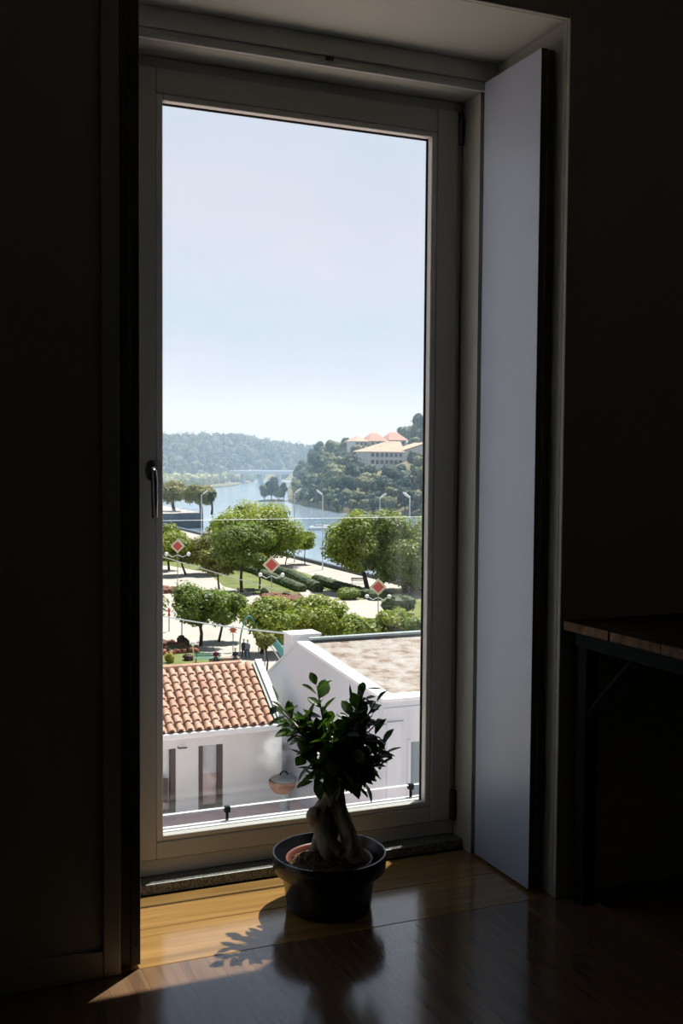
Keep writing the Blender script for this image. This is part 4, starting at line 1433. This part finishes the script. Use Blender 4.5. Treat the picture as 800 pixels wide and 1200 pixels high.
def hip_house(x0, x1, y, zb, ze, zr, m, label):
    t = thing('hilltop_house', label, 'house', ((x0 + x1) / 2, y + 5, zb))
    MB().box(x0, x1, y, y + 10, zb - 6, ze).build('wall', 'villa', t)
    ro = MB(); q = 3
    ro.v += [Vector(v) for v in ((x0 - .8, y - .8, ze), (x1 + .8, y - .8, ze), (x1 + .8, y + 10.8, ze), (x0 - .8, y + 10.8, ze), (x0 + q, y + 5, zr), (x1 - q, y + 5, zr))]
    ro.face(0, 1, 5, 4); ro.face(1, 2, 5); ro.face(2, 3, 4, 5); ro.face(3, 0, 4); ro.face(3, 2, 1, 0)
    ro.build('roof', m, t)
    for i in range(3):
        x = x0 + (x1 - x0) * (i + .3) / 3
        MB().box(x, x + 1.2, y - .05, y + .1, ze - 1.9, ze - .5).build('window', 'vwin', t)

hip_house(*[gy(q, 515, 470).x for q in (416, 430)], 470, 6, 9.6, 12.4, 'roofO', 'small house with an orange roof at the left of the hilltop')
hip_house(*[gy(q, 515, 472).x for q in (433, 453)], 472, 7, 9.9, 13.9, 'roofR', 'house with a salmon roof in the middle of the hilltop')
hip_house(*[gy(q, 515, 478).x for q in (456, 476)], 478, 7, 10.6, 14.6, 'roofR', 'house with a salmon roof behind the wide villa')
for k, (a_, yy, sc) in enumerate(((474, 492, 1.25), (484, 496, 1.5), (495, 490, 1.35), (506, 492, 1.4))):
    q = gy(a_, 520, yy)
    copy_thing(protos[(0, 2, 4, 2)[k]], 'hilltop_tree', (q.x, q.y, 9.0), k, sc,
               ['dark rounded tree at the left of the hilltop group above the villa', 'large dark tree in the middle of the hilltop group above the villa', 'dark tree on the hilltop next to the window edge', 'dark hilltop tree beyond the window edge'][k], 'trees on the hilltop')

# ---- far forest ridge
FR = [(-300, 12), (100, 14), (192, 14.5), (240, 16), (280, 15.5), (305, 12), (320, 9.5), (350, 6.5), (370, 4), (400, 4), (440, 2), (700, 2)]
fm = MB()
us = list(range(-300, 701, 12)); ts = [0, .15, .35, .6, .85, 1, 1.3]
def far_pt(u, t_):
    p = gy(u, 540, 900 + 160 * t_)
    z = WL + .9 + (interp(FR, u) - WL - .9) * (math.sin(min(1, t_) * PI / 2) if t_ <= 1 else 1 - (t_ - 1))
    return Vector((p.x, p.y, z))
for u in us:
    for t_ in ts: fm.v.append(far_pt(u, t_))
for i in range(len(us) - 1):
    for j in range(len(ts) - 1):
        a0 = i * len(ts) + j
        fm.face(a0, a0 + len(ts), a0 + len(ts) + 1, a0 + 1)
struct(fm.build('hills', 'land', smooth=True), 'long low ridge on the horizon', 'hills')
random.seed(77)
fo = MB()
for k in range(1500):
    u = random.uniform(150, 470) if k < 900 else random.uniform(-290, 150); t_ = random.random() ** .8
    if random.random() < .25: t_ = random.uniform(.9, 1.08)
    p = far_pt(u, t_)
    r = random.uniform(4, 8); hh = random.uniform(4, 8.5)
    fo.ball(p + Vector((0, 0, hh * .5)), (r * .8, r * .8, hh * .8), 7, 5, .5, 1.3, k)
    cards(fo, p + Vector((0, 0, hh * .55)), (r, r, hh), 34, 2.4)
tag(fo.build('forest', 'leafF'), 'hazy blue-green forest covering the far ridge', 'forest', None, 'stuff')

# haze over the river valley
hz_ = bpy.data.materials.new('valley_haze')
hz_.use_nodes = True
nt = hz_.node_tree
nt.nodes.remove(nt.nodes['Principled BSDF'])
vs = nt.nodes.new('ShaderNodeVolumeScatter')
vs.inputs['Color'].default_value = (.58, .79, 1, 1)
vs.inputs['Density'].default_value = HAZE
vs.inputs['Anisotropy'].default_value = .2
nt.links.new(vs.outputs[0], nt.nodes['Material Output'].inputs['Volume'])
M['haze'] = hz_
tag(MB().box(-900, 900, 240, 1350, WL - 2, 60).build('haze', 'haze'), 'thin blue haze over the river valley', 'haze', None, 'stuff')

# ================================================================== LIGHT
wd = bpy.data.worlds.new('world'); S.world = wd
wd.use_nodes = True
nt = wd.node_tree
bg_ = nt.nodes['Background']
tc = nt.nodes.new('ShaderNodeTexCoord')
sx = nt.nodes.new('ShaderNodeSeparateXYZ')
nt.links.new(tc.outputs['Generated'], sx.inputs[0])
base_c = ramp(nt, sx.outputs['Z'], [(0, (.60, .655, .77)), (.06, (.66, .725, .84)), (.16, (.72, .815, .935)), (.345, (.74, .81, .93)), (.41, (.36, .47, .68)), (.53, (.12, .19, .35)), (1, (.05, .09, .19))])
mp = nt.nodes.new('ShaderNodeMapping'); mp.inputs['Scale'].default_value = (2.2, 2.2, 5.5); mp.inputs['Location'].default_value = (.35, .1, .2)
nt.links.new(tc.outputs['Generated'], mp.inputs['Vector'])
n1 = nt.nodes.new('ShaderNodeTexNoise'); n1.inputs['Scale'].default_value = 1.4; n1.inputs['Detail'].default_value = 5; n1.inputs['Roughness'].default_value = .5
nt.links.new(mp.outputs[0], n1.inputs['Vector'])
cf = nt.nodes.new('ShaderNodeMapRange'); cf.inputs['From Min'].default_value = .42; cf.inputs['From Max'].default_value = .66; cf.inputs['To Max'].default_value = .85
nt.links.new(n1.outputs['Fac'], cf.inputs['Value'])
mx = nt.nodes.new('ShaderNodeMix'); mx.data_type = 'RGBA'
nt.links.new(cf.outputs[0], mx.inputs[0]); nt.links.new(base_c, mx.inputs[6]); mx.inputs[7].default_value = (.83, .84, .945, 1)
nt.links.new(mx.outputs[2], bg_.inputs['Color'])
bg_.inputs['Strength'].default_value = 1.0

sun = bpy.data.lights.new('sun', 'SUN')
sun.energy = SUN
sun.angle = math.radians(.55)
sun.color = (1, .95, .87)
so_ = bpy.data.objects.new('sun', sun)
COL.objects.link(so_)
EL = math.radians(65.3)
dv = Vector((-.768 * math.cos(EL), -.640 * math.cos(EL), -math.sin(EL)))
so_.rotation_euler = dv.to_track_quat('-Z', 'Y').to_euler()
so_.location = (4, 8, 12)

S.view_settings.view_transform = 'Standard'
S.view_settings.look = 'None'
S.view_settings.exposure = 0
S.view_settings.gamma = 1
S.view_settings.use_curve_mapping = False
cy_ = S.cycles
cy_.max_bounces = 14
cy_.diffuse_bounces = 7
cy_.glossy_bounces = 4
cy_.transparent_max_bounces = 32
cy_.volume_bounces = 1
cy_.sample_clamp_indirect = 6
cy_.caustics_reflective = False
cy_.use_denoising = True
